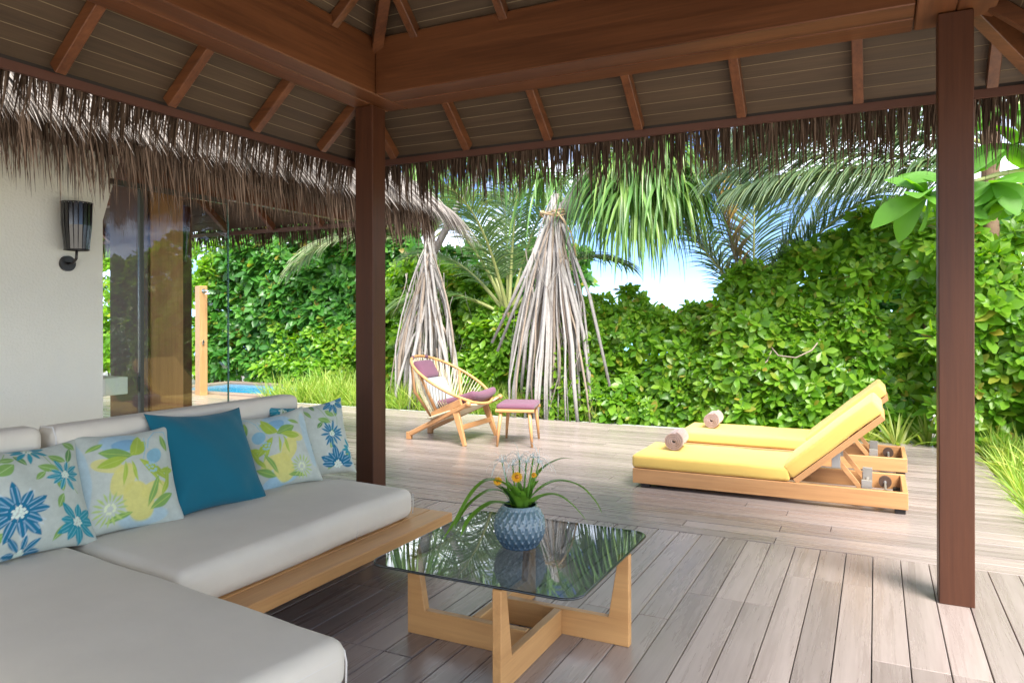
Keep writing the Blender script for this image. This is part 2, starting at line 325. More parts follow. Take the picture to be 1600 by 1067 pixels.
# numpy ribbons: many bent strips in one mesh
def unit(a): return a/np.maximum(np.linalg.norm(a, axis=-1, keepdims=True), 1e-9)
def ribbons(P0, D0, Ln, Wd, G, seg=4, side=None, prof=None, fold=0.0, wig=0.0):
    """strips from P0 heading D0, bending towards gravity by G per segment; returns verts, quads"""
    n = len(P0); P = np.array(P0, float); D = unit(np.array(D0, float)); Ln = np.broadcast_to(Ln, n); Wd = np.broadcast_to(Wd, n); G = np.broadcast_to(G, n)
    if prof is None: prof = np.linspace(1, 0.08, seg+1)
    k = 3 if fold else 2
    V = np.zeros((n, seg+1, k, 3))
    if side is None: side = unit(np.cross(D, np.array([0, 0, 1.])+rng.normal(0, .25, (n, 3))))
    for i in range(seg+1):
        Sd = unit(side - D*np.sum(side*D, 1, keepdims=True)); w = (Wd*prof[i]/2)[:, None]
        if fold:
            Nn = np.cross(Sd, D); V[:, i, 0] = P-Sd*w; V[:, i, 1] = P-Nn*w*fold; V[:, i, 2] = P+Sd*w
        else: V[:, i, 0] = P-Sd*w; V[:, i, 1] = P+Sd*w
        P = P + D*(Ln/seg)[:, None]
        D = unit(D + np.array([0, 0, -1.])*G[:, None] + (rng.normal(0, wig, (n, 3)) if wig else 0))
    base = (np.arange(n)*(seg+1)*k)[:, None, None]
    ii = np.arange(seg)[None, :, None]*k; jj = np.arange(k-1)[None, None, :]
    a = base+ii+jj; Q = np.stack([a, a+1, a+k+1, a+k], -1).reshape(-1, 4)
    return V.reshape(-1, 3), Q
def merge(parts):
    V = []; Q = []; o = 0
    for v, q in parts: V.append(v); Q.append(q+o); o += len(v)
    return np.concatenate(V), np.concatenate(Q)
# leaf template: obovate, folded, drooping tip
def leaf_template(widths, fold=0.25, droop=0.15):
    m = len(widths); V = []
    for i, w in enumerate(widths):
        t = i/(m-1); z = -droop*t*t
        V += [(-w, t, z+fold*w), (0, t, z), (w, t, z+fold*w)]
    Q = []
    for i in range(m-1):
        for j in range(2): a = i*3+j; Q.append((a, a+1, a+4, a+3))
    return np.array(V), np.array(Q)
OBO = leaf_template([0.03, 0.17, 0.255, 0.07])
OVAL = leaf_template([0.03, 0.27, 0.25, 0.035], droop=0.22)
def scatter_leaves(tpl, P, Dn, Nn, Sz):
    """P origins, Dn length direction, Nn upper normal, Sz size"""
    TV, TQ = tpl; Dn = unit(Dn); Sd = unit(np.cross(Dn, Nn)); Nn = np.cross(Sd, Dn)
    B = np.stack([Sd, Dn, Nn], 1)*Sz[:, None, None]
    V = np.einsum('vk,nkc->nvc', TV, B)+P[:, None, :]
    Q = TQ[None]+(np.arange(len(P))*len(TV))[:, None, None]
    return V.reshape(-1, 3), Q.reshape(-1, 4)
def rosettes(C, A, size, nl, tpl=OBO, spread=(0.55, 1.45), jit=0.22):
    """whorls of nl leaves at C around axis A"""
    n = len(C); A = unit(A); ref = np.where(np.abs(A[:, 2:3]) < .9, np.array([[0, 0, 1.]]), np.array([[1., 0, 0]]))
    U = unit(np.cross(A, ref)); Vv = np.cross(A, U); PP = []; DD = []; NN = []; SS = []
    ph0 = rng.uniform(0, 6.28, n)
    for k in range(nl):
        ph = ph0+k*2.399+rng.normal(0, jit, n); f = k/(nl-1); th = spread[0]+(spread[1]-spread[0])*f**.7+rng.normal(0, .15, n)
        Rr = U*np.cos(ph)[:, None]+Vv*np.sin(ph)[:, None]
        d = A*np.cos(th)[:, None]+Rr*np.sin(th)[:, None]; nn = A*np.sin(th)[:, None]-Rr*np.cos(th)[:, None]
        nn = nn+rng.normal(0, .15, (n, 3))
        PP.append(C+d*(0.05*size)[:, None]-A*(0.35*f*size)[:, None]); DD.append(d+np.array([0, 0, -.1])); NN.append(nn); SS.append(size*(0.6+0.5*f)*rng.uniform(.8, 1.15, n))
    return scatter_leaves(tpl, np.concatenate(PP), np.concatenate(DD), np.concatenate(NN), np.concatenate(SS))

# ================================================================== SETTING
# ground: one sheet, falling to the beach and sea on the +Y side
xs = [-900, -200, -60, -30, -20, -14, -8, -4, 0, 4, 8, 14, 20, 30, 60, 200, 900]
ys = [-900, -200, -60, -20, -8, 0, 6, 9.3, 11, 14, 17, 20, 24, 28, 40]
def gz(x, y): return -0.13 if y < 17 else -0.13-0.16*(y-17)
V = [(x, y, gz(x, y)) for y in ys for x in xs]; nx = len(xs)
F = [(j*nx+i, j*nx+i+1, (j+1)*nx+i+1, (j+1)*nx+i) for j in range(len(ys)-1) for i in range(nx-1)]
tag(mobj('ground', V, F, 'ground', smooth=True), kind='structure')
tag(MB().add([(-4000, 21, -1.0), (4000, 21, -1.0), (4000, 5000, -1.0), (-4000, 5000, -1.0)], [(0, 1, 2, 3)]).build('sea', 'sea'), kind='structure')

# deck: a dark bearer bed carrying separate planks
deck = thing('deck', None, None); deck['kind'] = 'structure'
PB = 0.141
mb = MB(); mb.box(-12.6, 0.925, -3.0, 9.17, -0.12, -0.034); mb.build('bearer_bed', 'dark_brown', deck)
pcache = {}
def plank(x, y, ln, along, w=PB-0.0045):
    key = round(ln, 3)
    if key not in pcache:
        t = MB(); t.box(-key/2, key/2, -w/2, w/2, -0.03, 0.0, ch=0.0022)
        me = bpy.data.meshes.new('plank'); me.from_pydata(t.V, [], t.F); me.materials.append(M['deck']); pcache[key] = me
    o = bpy.data.objects.new('plank', pcache[key]); COL.objects.link(o); o.parent = deck; o.location = (x, y, RD.uniform(-0.0012, 0.0012))
    o.rotation_euler = (0, 0, math.pi/2 if along == 'y' else 0)
YB = 4.765; X0 = 0.121
joint = {-2: [3.73, 2.05], -1: [4.22, 2.95], 0: [3.33], -3: [3.36, 1.9], 1: [2.6]}
for i in range(-27, 6):
    xc = X0+PB*(i+0.5)
    if xc > 0.93: continue
    g = (i+1)//3                                                     # joints line up over three boards
    js = joint.get(g)
    if js is None:
        r2 = random.Random(g*17+3); a = r2.uniform(2.2, 4.4); js = [a, a-r2.uniform(1.3, 1.8)]
    ends = [YB-0.003]+[j for j in js if 1.25 < j < YB-.2]+[1.1]
    for a, b in zip(ends[:-1], ends[1:]):
        ln = round(a-b-0.004, 2); plank(xc, (a+b)/2, ln, 'y')
row = 0; y = YB+0.003
while y+PB < 9.2:
    x1 = 0.93; first = True
    while x1 > -12.4:
        ln = RD.choice([1.8, 2.4, 2.4, 3.0, 3.0]) if not first else RD.choice([1.2, 1.5, 1.8, 2.1, 2.4, 2.7])
        first = False
        plank(x1-ln/2, y+PB/2, ln-0.004, 'x'); x1 -= ln
    y += PB; row += 1
mb = MB(); mb.box(-12.6, -4.0, -3.0, 4.76, -0.033, -0.002); tag(mb.build('floor', 'coping'), kind='structure')
mb = MB(); mb.box(-4.0, 0.925, -3.0, 1.095, -0.033, -0.002); tag(mb.build('floor', 'coping'), kind='structure')
# kerb strip along the far edge of the deck
mb = MB(); mb.box(-9.3, 0.0, 9.2, 9.42, -0.13, -0.03, ch=0.01); M['kerb'] = plain('pale_concrete', (0.42, 0.44, 0.42), 0.8, nscale=5, namp=0.15); tag(mb.build('kerb', 'kerb'), kind='structure')

# ------------------------------------------------------------------ pavilion
pav = thing('pavilion', 'open timber pavilion with hipped thatched roof, square dark posts and red beams', 'pavilion', (-1.43, 2.4, 0))
SL = 0.88; CT = 1/math.sqrt(1+SL*SL); ST = SL*CT
XL, XR, YF, YN = -3.70, 0.86, 4.70, -0.50; ZE = 2.645            # eave lines and board plane at the eave
def P_(*a): return MB(*a)
for (x0, y0) in ((-3.28, 4.13), (0.272, 4.13), (-3.28, -0.08), (0.272, -0.08)):
    MB().box(x0, x0+0.15, y0, y0+0.15, -0.002, 2.872, ch=0.004).build('post', 'post', pav, world=True)
for (y0, y1) in ((3.96, 4.148), (4.152, 4.34), (-0.14, 0.048), (0.052, 0.24)):
    MB().box(-2.976, 0.17, y0, y1, 2.875, 3.25, ch=0.006).build('beam', 'red_x', pav, world=True)
for (x0, x1) in ((-3.30, -3.142), (-3.138, -2.98), (0.176, 0.348), (0.352, 0.52)):
    MB().box(x0, x1, -0.14, 4.34, 2.877, 3.252, ch=0.006).build('beam', 'red_y', pav, world=True)
AP = min((XR-XL), (YF-YN))/2
nb = int(AP/CT/0.082)
def face_pt(face, a, s, h=0.0):
    """a: coordinate along the eave, s: distance up the slope, h: height above the board plane"""
    z = ZE+s*ST+h*CT; o = s*CT-h*ST
    if face == 0: return (a, YF-o, z)
    if face == 1: return (XL+o, a, z)
    if face == 2: return (XR-o, a, z)
    return (a, YN+o, z)
rng_a = {0: (XL, XR), 1: (YN, YF), 2: (YN, YF), 3: (XL, XR)}
for fc in range(4):
    a0, a1 = rng_a[fc]
    for k in range(nb):
        s0 = k*0.082+0.0025; s1 = (k+1)*0.082-0.0025
        V = [face_pt(fc, a0+s0*CT, s0), face_pt(fc, a1-s0*CT, s0), face_pt(fc, a1-s1*CT, s1), face_pt(fc, a0+s1*CT, s1),
             face_pt(fc, a0+s0*CT, s0, .012), face_pt(fc, a1-s0*CT, s0, .012), face_pt(fc, a1-s1*CT, s1, .012), face_pt(fc, a0+s1*CT, s1, .012)]
        MB().add(V, [(0, 1, 2, 3), (7, 6, 5, 4), (4, 5, 1, 0), (5, 6, 2, 1), (6, 7, 3, 2), (7, 4, 0, 3)]).build('soffit_board', 'soffit' if fc in (0, 3) else 'soffity', pav, world=True)
    # lining seen in the joints
    sm = nb*0.082
    V = [face_pt(fc, a0, .003, .0015), face_pt(fc, a1, .003, .0015), face_pt(fc, a1-sm*CT, sm, .0015), face_pt(fc, a0+sm*CT, sm, .0015),
         face_pt(fc, a0, 0, .03), face_pt(fc, a1, 0, .03), face_pt(fc, a1-sm*CT, sm, .03), face_pt(fc, a0+sm*CT, sm, .03)]
    MB().add(V, [(0, 1, 2, 3), (7, 6, 5, 4), (4, 5, 1, 0), (5, 6, 2, 1), (6, 7, 3, 2), (7, 4, 0, 3)]).build('roof_lining', 'groove', pav, world=True)
    # rafters
    step = 0.645; st = {0: -0.09, 1: 2.27, 2: 2.27, 3: -0.09}[fc]
    k = -12
    while k < 13:
        a = st+k*step; k += 1
        sm2 = min(a-a0, a1-a)/CT-0.05
        if sm2 < 0.2: continue
        MB().beam(face_pt(fc, a, 0.03, -.037), face_pt(fc, a, sm2, -.037), 0.055, 0.07, up=Vector(face_pt(fc, a, 0, 1))-Vector(face_pt(fc, a, 0, 0)), ch=0.003).build('rafter', 'red_y' if fc in (0, 3) else 'red_x', pav, world=True)
for cx, cy, sx, sy in ((XL, YF, 1, -1), (XR, YF, -1, -1), (XL, YN, 1, 1), (XR, YN, -1, 1)):
    a = Vector((cx+sx*.04, cy+sy*.04, ZE+.04*SL-.075)); b = Vector((cx+sx*(AP-.05), cy+sy*(AP-.05), ZE+(AP-.05)*SL-.075))
    MB().beam(a, b, 0.07, 0.11, ch=0.003).build('hip_rafter', 'red_x', pav, world=True)
# fascias, thatch mass, fringe
zf0, zf1 = 2.582, 2.628
MB().box(XL-.02, XR+.02, YF-.004, YF+.022, zf0, zf1).build('fascia', 'fascia', pav, world=True)
MB().box(XL-.022, XL+.004, YN, YF-.006, zf0, zf1).build('fascia', 'fascia', pav, world=True)
MB().box(XR-.004, XR+.022, YN, YF-.006, zf0, zf1).build('fascia', 'fascia', pav, world=True)
MB().box(XL-.02, XR+.02, YN-.022, YN+.004, zf0, zf1).build('fascia', 'fascia', pav, world=True)
MB().box(XL-.03, XR+.03, YF+.006, YF+.036, zf1-.004, 2.70).build('eave_board', 'dark_brown', pav, world=True)
MB().box(XL-.036, XL-.006, YN, YF+.004, zf1-.004, 2.70).build('eave_board', 'dark_brown', pav, world=True)
MB().box(XR+.006, XR+.036, YN, YF+.004, zf1-.004, 2.70).build('eave_board', 'dark_brown', pav, world=True)
MB().box(XL-.03, XR+.03, YN-.036, YN-.006, zf1-.004, 2.70).build('eave_board', 'dark_brown', pav, world=True)
def hip_shell(x0, x1, y0, y1, z, sl, thick, over):
    """solid hipped thatch mass"""
    ap = min(x1-x0, y1-y0)/2; X0, X1, Y0, Y1 = x0-over, x1+over, y0-over, y1+over; h = (ap+over)*sl
    if (x1-x0) <= (y1-y0): r = [((x0+x1)/2, Y0+ap+over), ((x0+x1)/2, Y1-ap-over)]
    else: r = [(X0+ap+over, (y0+y1)/2), (X1-ap-over, (y0+y1)/2)]
    V = []
    for dz in (0, thick):
        zz = z-over*sl+dz
        V += [(X0, Y0, zz), (X1, Y0, zz), (X1, Y1, zz), (X0, Y1, zz), (r[0][0], r[0][1], zz+h), (r[1][0], r[1][1]+1e-4, zz+h)]
    if (x1-x0) <= (y1-y0): fs = [(0, 1, 4), (1, 2, 5, 4), (2, 3, 5), (3, 0, 4, 5)]
    else: fs = [(0, 1, 5, 4), (1, 2, 5), (2, 3, 4, 5), (3, 0, 4)]
    F = [tuple(i+6 for i in f) for f in fs]+[tuple(reversed(f)) for f in fs]+[(i, (i+1) % 4, (i+1) % 4+6, i+6) for i in range(4)]
    return V, F
V, F = hip_shell(XL, XR, YN, YF, ZE+0.06, SL, 0.16, 0.02)
mobj('roof_thatch', V, F, 'thatchpale', pav, world=True)
def fringe(name, parent, a, b, out, z, nper, ln, wd, lean, mat='thatch', layers=3, depth=0.05, G=0.05, flow=0.0):
    """thatch leaf tips hanging from an eave a->b"""
    a = np.array(a, float); b = np.array(b, float); Lg = np.linalg.norm(b-a); t = unit(b-a); out = np.array(out, float); PP = []; DD = []; LL = []; WW = []
    for l in range(layers):
        n = int(nper*Lg); u = rng.uniform(0, 1, n)
        # clumps: tips hang in tufts of uneven length
        cl = 0.5+0.5*np.sin(u*Lg*7.3+l)*np.sin(u*Lg*17.1+2*l)
        P = a+(b-a)*u[:, None]+out*(depth*(l+.5)/layers+rng.normal(0, .008, n))[:, None]; P[:, 2] = z+rng.uniform(-.03, .05, n)
        D = np.zeros((n, 3)); D[:, 2] = -1; D += out*(lean+rng.normal(0, .07, n))[:, None]+t*(flow+rng.normal(0, .055, n))[:, None]
        PP.append(P); DD.append(D); LL.append(rng.uniform(ln[0], ln[1], n)*(.72+.38*cl)); WW.append(rng.uniform(wd[0], wd[1], n))
    n = int(nper*2.2*Lg); u = rng.uniform(0, 1, n); P = a+(b-a)*u[:, None]+out*rng.uniform(0, depth, n)[:, None]; P[:, 2] = z+rng.uniform(-.02, .05, n)   # short matted layer
    D = np.zeros((n, 3)); D[:, 2] = -1; D += out*(lean*.6+rng.normal(0, .10, n))[:, None]+t*rng.normal(0, .12, n)[:, None]
    PP.append(P); DD.append(D); LL.append(rng.uniform(.18, .42, n)*ln[1]); WW.append(rng.uniform(wd[0]*.7, wd[1]*.8, n))
    P = np.concatenate(PP); D = np.concatenate(DD); n = len(P)
    sd = unit(t[None]+out[None]*rng.normal(0, .8, (n, 1)))
    V, Q = ribbons(P, D, np.concatenate(LL), np.concatenate(WW), G, seg=4, side=sd, prof=[.9, 1, .85, .6, .1], wig=.02)
    return mobj(name, V, Q, mat, parent, world=True, kind='stuff')
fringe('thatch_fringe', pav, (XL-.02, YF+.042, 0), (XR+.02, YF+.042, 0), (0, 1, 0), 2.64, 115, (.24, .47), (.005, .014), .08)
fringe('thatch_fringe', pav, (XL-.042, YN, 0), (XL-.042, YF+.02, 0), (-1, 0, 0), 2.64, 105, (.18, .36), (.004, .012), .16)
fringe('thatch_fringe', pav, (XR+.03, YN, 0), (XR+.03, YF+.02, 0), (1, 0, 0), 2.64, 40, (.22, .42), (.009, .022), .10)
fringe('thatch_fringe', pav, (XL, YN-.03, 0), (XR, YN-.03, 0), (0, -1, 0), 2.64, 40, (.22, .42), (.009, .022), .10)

# ------------------------------------------------------------------ neighbouring villa wing on the left
wing = thing('villa_wing', 'white walled villa wing with thatched roof, brown columns and frameless glass, left of the sofa', 'building', (-6.5, 3.0, 0))
WX, WY, WZ = -4.32, 6.65, 2.50
prof = [(-3, 0), (3.36, 0), (3.36, 2.085), (3.46, 2.43), (3.60, 2.92), (-3, 2.92)]
V = [(-4.9, y, z) for y, z in prof]+[(-5.1, y, z) for y, z in prof]; n = len(prof)
MB().add(V, [tuple(range(n)), tuple(range(2*n-1, n-1, -1))]+[(i, i+n, (i+1) % n+n, (i+1) % n) for i in range(n)]).build('wall', 'stucco', wing, world=True)
MB().box(-5.56, -5.10, 3.90, 4.20, 0, 2.9, ch=.006).build('column', 'col_z', wing, world=True)
MB().box(-5.565, -5.112, 3.878, 3.897, 0, 2.9).build('column_shade_panel', 'post', wing, world=True)  # dark panel added to put the shade of the column's front into colour
MB().box(-7.9, -7.5, 6.0, 6.3, 0, 2.75, ch=.006).build('column', 'post', wing, world=True)
MB().box(-5.0, -4.92, 3.60, 6.1, 2.40, 2.52, ch=.004).build('beam', 'red_y', wing, world=True)
MB().box(-10.5, -4.92, 5.9, 6.02, 2.78, 2.98, ch=.004).build('beam', 'red_x', wing, world=True)
MB().box(-4.93, -4.90, 3.655, 3.685, 0, 2.395).build('pane_frame', 'bronze', wing, world=True)
MB().box(-4.93, -4.90, 3.40, 4.49, 2.355, 2.395).build('pane_frame', 'bronze', wing, world=True)
for y0, y1 in ((3.39, 3.652), (3.688, 4.49), ):
    MB().box(-4.922, -4.910, y0, y1, 0.01, 2.352).build('glass_pane', 'glass', wing, world=True)
M['edgeglass'] = plain('green_glass_edge', (0.10, 0.22, 0.19), 0.15)
MB().box(-4.924, -4.908, 4.491, 4.497, 0.01, 2.352).build('pane_edge', 'edgeglass', wing, world=True)
MB().box(-5.25, -4.93, 3.365, 3.575, 0.84, 0.965, ch=.004).build('sofa_reflection_block', 'stucco', wing, world=True)  # white block added in place of the sofa back's reflection in the glass
# soffit of the wing: boards on the slope, rafters, fascia
WS = 0.80; WCT = 1/math.sqrt(1+WS*WS)
for k in range(11):
    o0 = k*0.10+.004; o1 = (k+1)*.10-.004
    V = [(-10.6, WY-o0, WZ+o0*WS), (WX-o0, WY-o0, WZ+o0*WS), (WX-o1, WY-o1, WZ+o1*WS), (-10.6, WY-o1, WZ+o1*WS)]
    V += [(x, y, z+.014) for x, y, z in V]
    MB().add(V, [(0, 1, 2, 3), (7, 6, 5, 4), (4, 5, 1, 0), (5, 6, 2, 1), (6, 7, 3, 2), (7, 4, 0, 3)]).build('soffit_board', 'soffit', wing, world=True)
    V = [(WX-o0, -3, WZ+o0*WS), (WX-o0, WY-o0, WZ+o0*WS), (WX-o1, WY-o1, WZ+o1*WS), (WX-o1, -3, WZ+o1*WS)]
    V += [(x, y, z+.014) for x, y, z in V]
    MB().add(V, [(3, 2, 1, 0), (4, 5, 6, 7), (0, 1, 5, 4), (1, 2, 6, 5), (2, 3, 7, 6), (3, 0, 4, 7)]).build('soffit_board', 'soffity', wing, world=True)
for k in range(8):
    x = -5.0-0.75*k
    MB().beam((x, WY-.02, WZ-.03), (x, WY-1.05, WZ+1.03*WS-.03), .055, .07).build('rafter', 'red_y', wing, world=True)
for k in range(10):
    y = 6.0-0.75*k
    MB().beam((WX-.02, y, WZ-.03), (WX-.55, y, WZ+.53*WS-.03), .055, .07).build('rafter', 'red_x', wing, world=True)
MB().box(-10.6, WX-1.09, -3, WY-1.09, WZ+1.09*WS, WZ+1.09*WS+.03).build('ceiling', 'soffit', wing, world=True)
MB().box(-10.6, WX+.02, WY-.004, WY+.022, WZ-.075, WZ-.03).build('fascia', 'fascia', wing, world=True)
MB().box(WX-.004, WX+.022, -3, WY-.006, WZ-.075, WZ-.03).build('fascia', 'fascia', wing, world=True)
V, F = hip_shell(-10.6, WX, -3, WY, WZ+.045, WS, .14, 0.02); mobj('roof_thatch', V, F, 'thatchpale', wing, world=True)
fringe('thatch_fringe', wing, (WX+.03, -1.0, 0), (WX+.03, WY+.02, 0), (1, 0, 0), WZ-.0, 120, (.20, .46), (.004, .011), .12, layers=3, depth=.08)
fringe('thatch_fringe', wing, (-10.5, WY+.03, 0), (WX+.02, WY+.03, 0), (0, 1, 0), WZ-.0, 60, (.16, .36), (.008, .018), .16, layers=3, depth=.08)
# straw lying on the wing roof slopes
def roof_straw(n, face):
    if face == 'x':
        y = rng.uniform(0.5, WY, n); s = rng.uniform(0, 1.9, n)*rng.uniform(0.2, 1, n); s = np.minimum(s, WY-y+.0) if False else s
        ok = (WY-y) > s*.95-.1; y = y[ok]; s = s[ok]; P = np.stack([WX+.06-s, y, WZ+.21+s*WS], 1); D = np.tile([1., 0, -WS], (len(s), 1))
    else:
        x = rng.uniform(-10, WX, n); s = rng.uniform(0, 1.5, n)*rng.uniform(.2, 1, n)
        ok = (WX-x) > s*.95-.1; x = x[ok]; s = s[ok]; P = np.stack([x, WY+.06-s, WZ+.21+s*WS], 1); D = np.tile([0., 1, -WS], (len(s), 1))
    P[:, 2] += rng.uniform(0, .03, len(P)); D = D+rng.normal(0, .05, D.shape)
    return ribbons(P, D, rng.uniform(.25, .55, len(P)), rng.uniform(.007, .016, len(P)), .10, seg=4, prof=[.8, 1, .9, .6, .1], wig=.02)
V, Q = merge([roof_straw(9000, 'x'), roof_straw(2500, 'y')]); mobj('thatch_straw', V, Q, 'thatchpale', wing, world=True, kind='stuff')
# drooping straw on the hip corner of the wing roof
n = 2200; s = rng.uniform(-.1, 1.2, n); th = rng.uniform(-.9, .9, n)+math.pi/4
P = np.stack([WX+.02-s, WY+.02-s, WZ+.20+s*WS], 1); D = np.stack([np.cos(th), np.sin(th), -np.full(n, .65)], 1)
V, Q = ribbons(P, D, rng.uniform(.35, .75, n), rng.uniform(.008, .018, n), .20, seg=5, wig=.02); mobj('thatch_straw', V, Q, 'thatchpale', wing, world=True, kind='stuff')

# sconces
def sconce(loc, rotz, label, s=1.0):
    t = thing('wall_sconce', label, 'wall lamp', loc, rotz, 'wall sconces')
    MB().tube([(0.0, 0, 0), (0.022, 0, 0)], 0.052*s, 24).build('wall_plate', 'black', t, smooth=False)
    MB().tube([(.02, 0, 0), (.07, 0, .0), (.105, 0, .03), (.11, 0, .085)], .009*s, 8).build('arm', 'black', t, smooth=True)
    n = 20; V = []; Fq = []
    for k in range(n):                                              # shade of upright slats between two rims
        a = 2*math.pi*k/n; w = 0.0105*s
        for z, r in ((.09, .072), (.25, .088), (.40, .092)):
            for e in (-1, 1):
                ca, sa = math.cos(a), math.sin(a); V.append((.11+r*s*ca-e*w*sa, r*s*sa+e*w*ca, z*s))
        b = k*6; Fq += [(b, b+1, b+3, b+2), (b+2, b+3, b+5, b+4)]
    o = mobj('lamp_shade', V, Fq, 'shade', t); md = o.modifiers.new('thick', 'SOLIDIFY'); md.thickness = .004; md.offset = 0
    for z, r in ((.088, .074), (.401, .094)):
        MB().tube([(.11+r*s*math.cos(2*math.pi*k/32), r*s*math.sin(2*math.pi*k/32), z*s) for k in range(32)], .004, 6, closed=True).build('rim', 'black', t, smooth=True)
    MB().lathe([(.066*s, .092*s), (.080*s, .25*s), (.084*s, .395*s)], 20, (.11, 0, 0)).build('liner', 'liner', t, smooth=True)
    return t
sconce((-4.9, 3.10, 1.765), 0, 'black slatted sconce lamp on the white stucco wall')
sconce((-5.30, 4.20, 1.80), math.pi/2, 'black sconce lamp half hidden behind the wide brown column', .9)

# ------------------------------------------------------------------ pool and shower
pool = thing('plunge_pool', 'small blue plunge pool with timber coping behind the glass pane', 'pool', (-10.8, 10.3, 0))
px0, px1, py0, py1 = -12.3, -9.5, 9.75, 11.3
MB().box(px0, px1, py0, py1, -.10, -.02).build('water', 'pool', pool, world=True)
for a, b, c, d in ((px0-.2, px1+.2, py0-.2, py0), (px0-.2, px1+.2, py1, py1+.2), (px0-.2, px0, py0+.002, py1-.002), (px1, px1+.2, py0+.002, py1-.002)):
    MB().box(a, b, c, d, -.13, .03, ch=.006).build('coping', 'coping', pool, world=True)
mb = MB(); mb.box(-12.6, -9.31, 9.175, 9.54, -.1, -.004); tag(mb.build('floor', 'coping'), kind='structure')
sh = thing('shower_post', 'tall orange timber shower post with chrome head beside the plunge pool', 'shower', (-10.98, 9.42, 0), rad(-20))
MB().box(-.115, .115, -.07, .07, -.01, 1.97, ch=.008).build('post', 'teak_z', sh)
MB().tube([(.10, -.02, 1.88), (.26, -.02, 1.88), (.36, -.02, 1.87), (.37, -.02, 1.84)], .014, 8).build('shower_arm', 'chrome', sh, smooth=True)
MB().lathe([(.055, 0), (.05, .012), (.02, .03)], 16, (.37, -.02, 1.81)).build('shower_head', 'chrome', sh, smooth=True)
MB().tube([(.10, 0, 1.88), (.122, 0, 1.88)], .04, 16).build('flange', 'chrome', sh)
MB().tube([(.10, -.02, .96), (.16, -.02, .96)], .022, 12).build('tap', 'chrome', sh)
MB().tube([(.145, -.02, .92), (.145, -.02, 1.0)], .01, 8).build('tap_lever', 'chrome', sh)

# ================================================================== FURNITURE
# ---- sofa (long piece along Y) and chaise, slightly askew
sofa = thing('sofa', 'long greige sofa on a low timber platform with a low upholstered back', 'sofa', (-2.9, 2.8, 0))
def shear_start(bm, slope, ymid):
    for v in bm.verts:
        if v.co.y < ymid: v.co.y += slope*(v.co.x+3.3)
bm = rbox(0.915, 1.50, .165, .055, 5, bulge=.012, cuts=8)
dent(bm, .0035, 3, 1); bmesh.ops.transform(bm, matrix=T3(-2.8425, 2.79, .334), verts=bm.verts); shear_start(bm, -0.1157, 2.6)
bm_obj('seat_cushion', bm, 'sofa', sofa, world=True)
MB().tube([(-2.398, 3.02, .255), (-2.387, 3.02, .30), (-2.386, 3.02, .36), (-2.40, 3.02, .395), (-2.43, 3.02, .4165)], .0022, 6).build('seam', 'piping', sofa, smooth=True, world=True)
MB().tube([(-2.392, 3.525, .272), (-2.392, 3.532, .33), (-2.394, 3.528, .385)], .0028, 6).build('seam', 'piping', sofa, smooth=True, world=True)
MB().box(-3.50, -2.395, 1.99, 3.72, .19, .249, ch=.004).build('platform', 'oak_y', sofa, world=True)
MB().box(-2.391, -2.242, 1.885, 3.72, .19, .249, ch=.005).build('platform_rail', 'oak_y', sofa, world=True)
for y in (2.3, 3.4): MB().box(-3.3, -2.62, y-.04, y+.04, 0, .19, ch=.003).build('leg', 'oak_z', sofa, world=True)
bm = rbox(.16, 1.57, .655, .045, 5, bulge=0, cuts=6); bm_obj('backrest', bm, 'sofa', sofa, world=True, mtx=T3(-3.39, 2.825, .578))
MB().tube([(-3.325, 2.055, .60), (-3.322, 2.052, .86), (-3.345, 2.052, .902), (-3.435, 2.052, .902), (-3.458, 2.052, .86)], .005, 6).build('piping', 'piping', sofa, smooth=True, world=True)
ch = thing('chaise', 'wide greige chaise section of the sofa filling the near left corner', 'sofa', (-3.31, 2.03, 0), rad(-6.6))
bm = rbox(1.87, 1.20, .165, .058, 5, bulge=.010, cuts=10); dent(bm, .004, 2.6, 4); bm_obj('seat_cushion', bm, 'sofa', ch, mtx=T3(.935, -.603, .334))
loop = []
for cx, cy, a0 in ((1.805, -.068, 0), (.065, -.068, 90), (.065, -1.138, 180), (1.805, -1.138, 270)):
    for k in range(5): a = rad(a0+k*22.5); loop.append((cx+.0595*math.cos(a), cy+.0595*math.sin(a), .365))
MB().tube([(x+(.002 if x > .9 else -.002), y+(.002 if y > -.6 else -.002), z-.002) for x, y, z in loop], .0030, 6, closed=True).build('piping', 'piping', ch, smooth=True)
MB().tube([(x+(.002 if x > .9 else -.002), y+(.002 if y > -.6 else -.002), .300) for x, y, z in loop], .0026, 6, closed=True).build('piping', 'piping', ch, smooth=True)
MB().tube([(1.868, -.030, .265), (1.862, -.022, .34), (1.853, -.022, .372), (1.835, -.03, .395)], .0035, 6).build('piping', 'piping', ch, smooth=True)
MB().tube([(.05, -.004, .377), (.5, -.003, .378), (1.2, -.003, .378), (1.80, -.004, .377)], .0032, 6).build('piping', 'piping', ch, smooth=True)
MB().box(.02, 1.84, -1.18, -.02, .19, .249, ch=.004).build('platform', 'oak_x', ch)
for x, y in ((.2, -.2), (1.5, -.2), (.2, -1.0), (1.5, -1.0)): MB().box(x-.04, x+.04, y-.04, y+.04, 0, .19, ch=.003).build('leg', 'oak_z', ch)
bm = rbox(.16, 1.17, .665, .045, 5, cuts=6); bm_obj('backrest', bm, 'sofa', ch, mtx=T3(-.085, -.615, .583))

